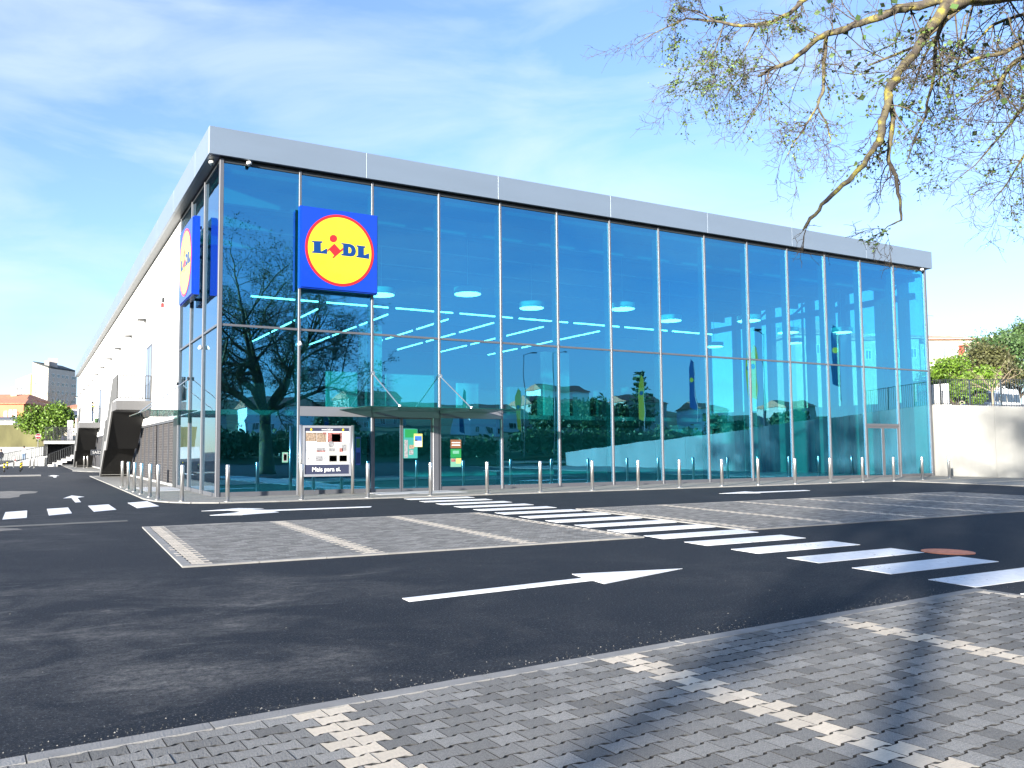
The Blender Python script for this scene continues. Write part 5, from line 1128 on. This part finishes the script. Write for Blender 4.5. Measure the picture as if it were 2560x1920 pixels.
P = dict(levels=2, seg=[5,4,3], wig=[0.12,0.2,0.2], trop=[0.03,0.02,0.0], tip=0.3, sides=[5,4,3], kids=[7,4,0], ratio=[0.5,0.45,0], rr=[0.5,0.5,0], ang=[(25,60),(25,60),(0,0)], leaves=0, lsize=0.06, twig_from=9); P['from'] = [0.2,0.2,0]
for k in range(6): grow(w, None, Vector((0,0,1.45)), Vector((math.cos(k*1.05+0.3)*1.0, math.sin(k*1.05+0.3)*1.0, 0.85)), 2.0, 0.028, 0, rg_, P)
w.build('branches', [MATS['pale_bark'], MATS['pale_bark']], t)

# ------------------------------------------------------------------ behind the viewpoint (seen in the glass)
b = MB(); prof = [(-62,0.0),(-70,1.2),(-80,3.2),(-110,4.5),(-170,9.0),(-300,22.0)]
for (ya, za), (yb, zb2) in zip(prof, prof[1:]): b.quad((-220,yb,zb2),(330,yb,zb2),(330,ya,za),(-220,ya,za))
struct(b.build('grassy_hill', GRASS))
def mir(u_, v_, Y):                         # place of a thing seen mirrored in the glass front
    p = ony(u_, v_, Y); return Vector((p.x, -p.y, p.z))
def mirx(u_, v_, X):
    p = onx(u_, v_, X); return Vector((p.x, -p.y, p.z))
def feather(p, h, m, disc, lab, bend=1):
    t = tag(empty('feather_flag', p, (0,0,math.atan2(p[0]+5.2, 25.9-p[1]))), lab, 'flag', 'feather flags behind the viewpoint'); MB().tube([(0,0,0),(0,0,h*0.75),(0.10*bend,0,h*0.93),(0.42*bend,0,h)], [0.03,0.025,0.02,0.012], 6).build('pole', ALU, t)
    ol = [(0.02,h*0.18),(0.45,h*0.22),(0.55,h*0.6),(0.52,h*0.85),(0.38,h*0.985),(0.10,h*0.93),(0.02,h*0.75)]
    MB().slab([(x*bend, 0.0, z) for x, z in ol], (0,0.012,0)).build('cloth', m, t)
    for y_ in (-0.008, 0.020): MB().lathe([(0.0,0.0),(0.19,0.0),(0.19,0.004),(0.0,0.004)], 20).build('round_mark', disc, t, False, (0.29*bend, y_, h*0.66), (R(90),0,0))
FB = mat('flag_blue', (0.006,0.05,0.22), 0.7); FY = mat('flag_yellow', (0.62,0.46,0.02), 0.7)
for u_, v_, X, m, dsc, h, lab in ((1740,1035,41,FB,YEL,5.0,'blue feather flag reflected between the tall conifer and the houses'),(1618,1060,41,FY,FB,4.8,'yellow feather flag reflected beside the tall conifer'),(1893,1010,41,FY,FB,4.9,'yellow feather flag reflected beside the street lamp at the right'),(2100,980,41,FB,YEL,5.0,'large blue feather flag reflected towards the right end')):
    p = mirx(u_, v_, X); p.z = max(0.3, p.z-0.6); feather(p, h, m, dsc, lab, -1)
for u_, v_, Y, m, dsc, lab in ((1305,1090,45,FY,FB,'yellow feather flag reflected right of the entrance'),(1163,1090,45,FB,YEL,'blue feather flag reflected above the canopy'),(823,1080,45,FB,YEL,'dark blue feather flag reflected beside the big tree')):
    p = mir(u_, v_, Y); p.z = 2.3; feather(p, 5.4, m, dsc, lab, -1)
def lamp_post(p, h, dx, lab):
    t = tag(empty('street_lamp', p), lab, 'street lamp', 'street lamps behind the viewpoint'); MB().tube([(0,0,0),(0,0,h*0.5),(0,0,h)], [0.10,0.08,0.055], 10).build('pole', ALU, t, True)
    MB().tube([(0,0,h-0.1),(dx*0.6,0,h+0.15),(dx,0,h+0.25)], 0.035, 6).build('arm', ALU, t); MB().bbox(dx-0.1,dx+0.5,-0.14,0.14,h+0.19,h+0.31,0.03).build('lamp_head', BLACK, t)
p = mir(1315, 1140, 50); lamp_post((p.x,p.y,0), 12.0, 1.0, 'tall street lamp reflected right of the entrance'); p = mir(1391, 1135, 52); lamp_post((p.x,p.y,0), 12.6, 1.2, 'second tall street lamp reflected further right'); p = mirx(1914, 1140, 40); lamp_post((p.x,p.y,2.2), 7.2, -0.9, 'street lamp reflected beside the yellow flag at the right')
# mirrored hedge, trees and houses
def hedge(p, w_, h, n, m, lab, seed, name='hedge'):
    return leafy_tree(name, p, h*0.4, [(x*w_/7-w_/2+w_/14, rnd.uniform(-1,1), h*rnd.uniform(0.42,0.62), w_/9, 1.8, h*rnd.uniform(0.42,0.6)) for x in range(7)], n, 0.5, m, lab, seed, 0.2)
for k, (x, w_, y, h, lab) in enumerate(((14,22,-66,3.2,'dark hedge reflected below the big tree'),(38,26,-68,2.8,'dark hedge reflected right of the entrance'),(66,28,-66,3.4,'dark hedge reflected under the white houses'),(96,30,-70,4.5,'dark hedge reflected at the foot of the hill'))):
    hedge((x, y, 0.6), w_, h, 5200, LEAFD, lab, 50+k)
for k, (u_, Y, rx, rz, lab) in enumerate(((1370,95,9,6,'dark tree group reflected behind the lamp posts'),(1480,100,11,7,'broad dark tree reflected left of the tall conifer'),(1980,90,8,5,'dark tree reflected on the right hill'),(840,70,4,3,'dark tree reflected right of the big tree'),(1560,105,10,6,'dark tree reflected below the tall conifer'),(1820,100,9,5,'dark tree reflected between the flags'))):
    p = mir(u_, 1100, Y); leafy_tree('hill_tree', (p.x,p.y,3.0), 3.0, clump_cloud(rx*0.55, rz*0.55, rz*0.75, 14, 70+k), 5500, 0.55, LEAFD, lab, 70+k, 0.3)
p = mir(1612, 1075, 100); t = tag(empty('norfolk_pine', (p.x,p.y,5.0)), 'tall tiered conifer reflected in the middle of the glass', 'tree'); w = MB(); MB().tube([(0,0,0),(0,0,12)], [0.35,0.05], 7).build('trunk', TWIG, t); rg_ = random.Random(5)
for k in range(9):
    z = 2.5+k*1.08; L_ = 3.4*(1-k/10.0)
    for j in range(7):
        a = j*0.9+k*0.5; e = Vector((math.cos(a)*L_, math.sin(a)*L_, z+0.5)); w.tube([(0,0,z), e], [0.06,0.02], 4, 1)
        for _ in range(26): leafq(w, Vector((0,0,z)).lerp(e, rg_.random())+Vector((rg_.gauss(0,.12),rg_.gauss(0,.12),rg_.gauss(0,.1))), 0.5, rg_, 0)
w.build('crown', [LEAFD, TWIG], t)
HL = [(78,-118,11,4.5,'long white house reflected behind the lamp posts'),(92,-116,13,6.2,'white house reflected left of the tall conifer'),(108,-124,10,5.2,'white house reflected right of the tall conifer'),(128,-130,12,7.5,'cream house reflected on the hill'),(32,-112,12,5.0,'white house reflected below the big tree'),(15,-108,14,3.6,'low white house reflected at the left of the glass'),(146,-126,11,6.5,'tall cream house reflected far right on the hill'),(160,-112,12,7.0,'pale house reflected near the right end of the glass'),(118,-150,14,9.5,'upper cream house reflected on the hill crest'),(56,-128,12,6.5,'grey white house reflected above the canopy')]
for k, (x, y, w_, h, lab) in enumerate(HL):
    zb3 = 3.8+max(0,(-y-110))*0.075
    t = tag(empty('hill_house', (x, y, zb3)), lab, 'house'); mt = WPLAST if k % 2 == 0 else CREAMW
    MB().box(-w_/2,w_/2,-4,4,-0.6,h).build('wall', mt, t); b = MB(); b.add([(-w_/2-.4,-4.5,h+.02),(w_/2+.4,-4.5,h+.02),(w_/2+.4,4.5,h+.02),(-w_/2-.4,4.5,h+.02),(-w_/2,0,h+1.8),(w_/2,0,h+1.8)], [(0,1,5,4),(2,3,4,5),(1,2,5),(3,0,4),(3,2,1,0)]); b.build('roof', TERRA, t)
    for s in range(int(w_/2.6)):
        for fl in range(max(1, int(h/2.9))):
            window(t, (-w_/2+1.0+2.6*s+1.2, 4.01, 0), Vector((-1,0,0)), 1.2, 1.0+2.9*fl, 2.3+2.9*fl, Vector((0,1,0)))
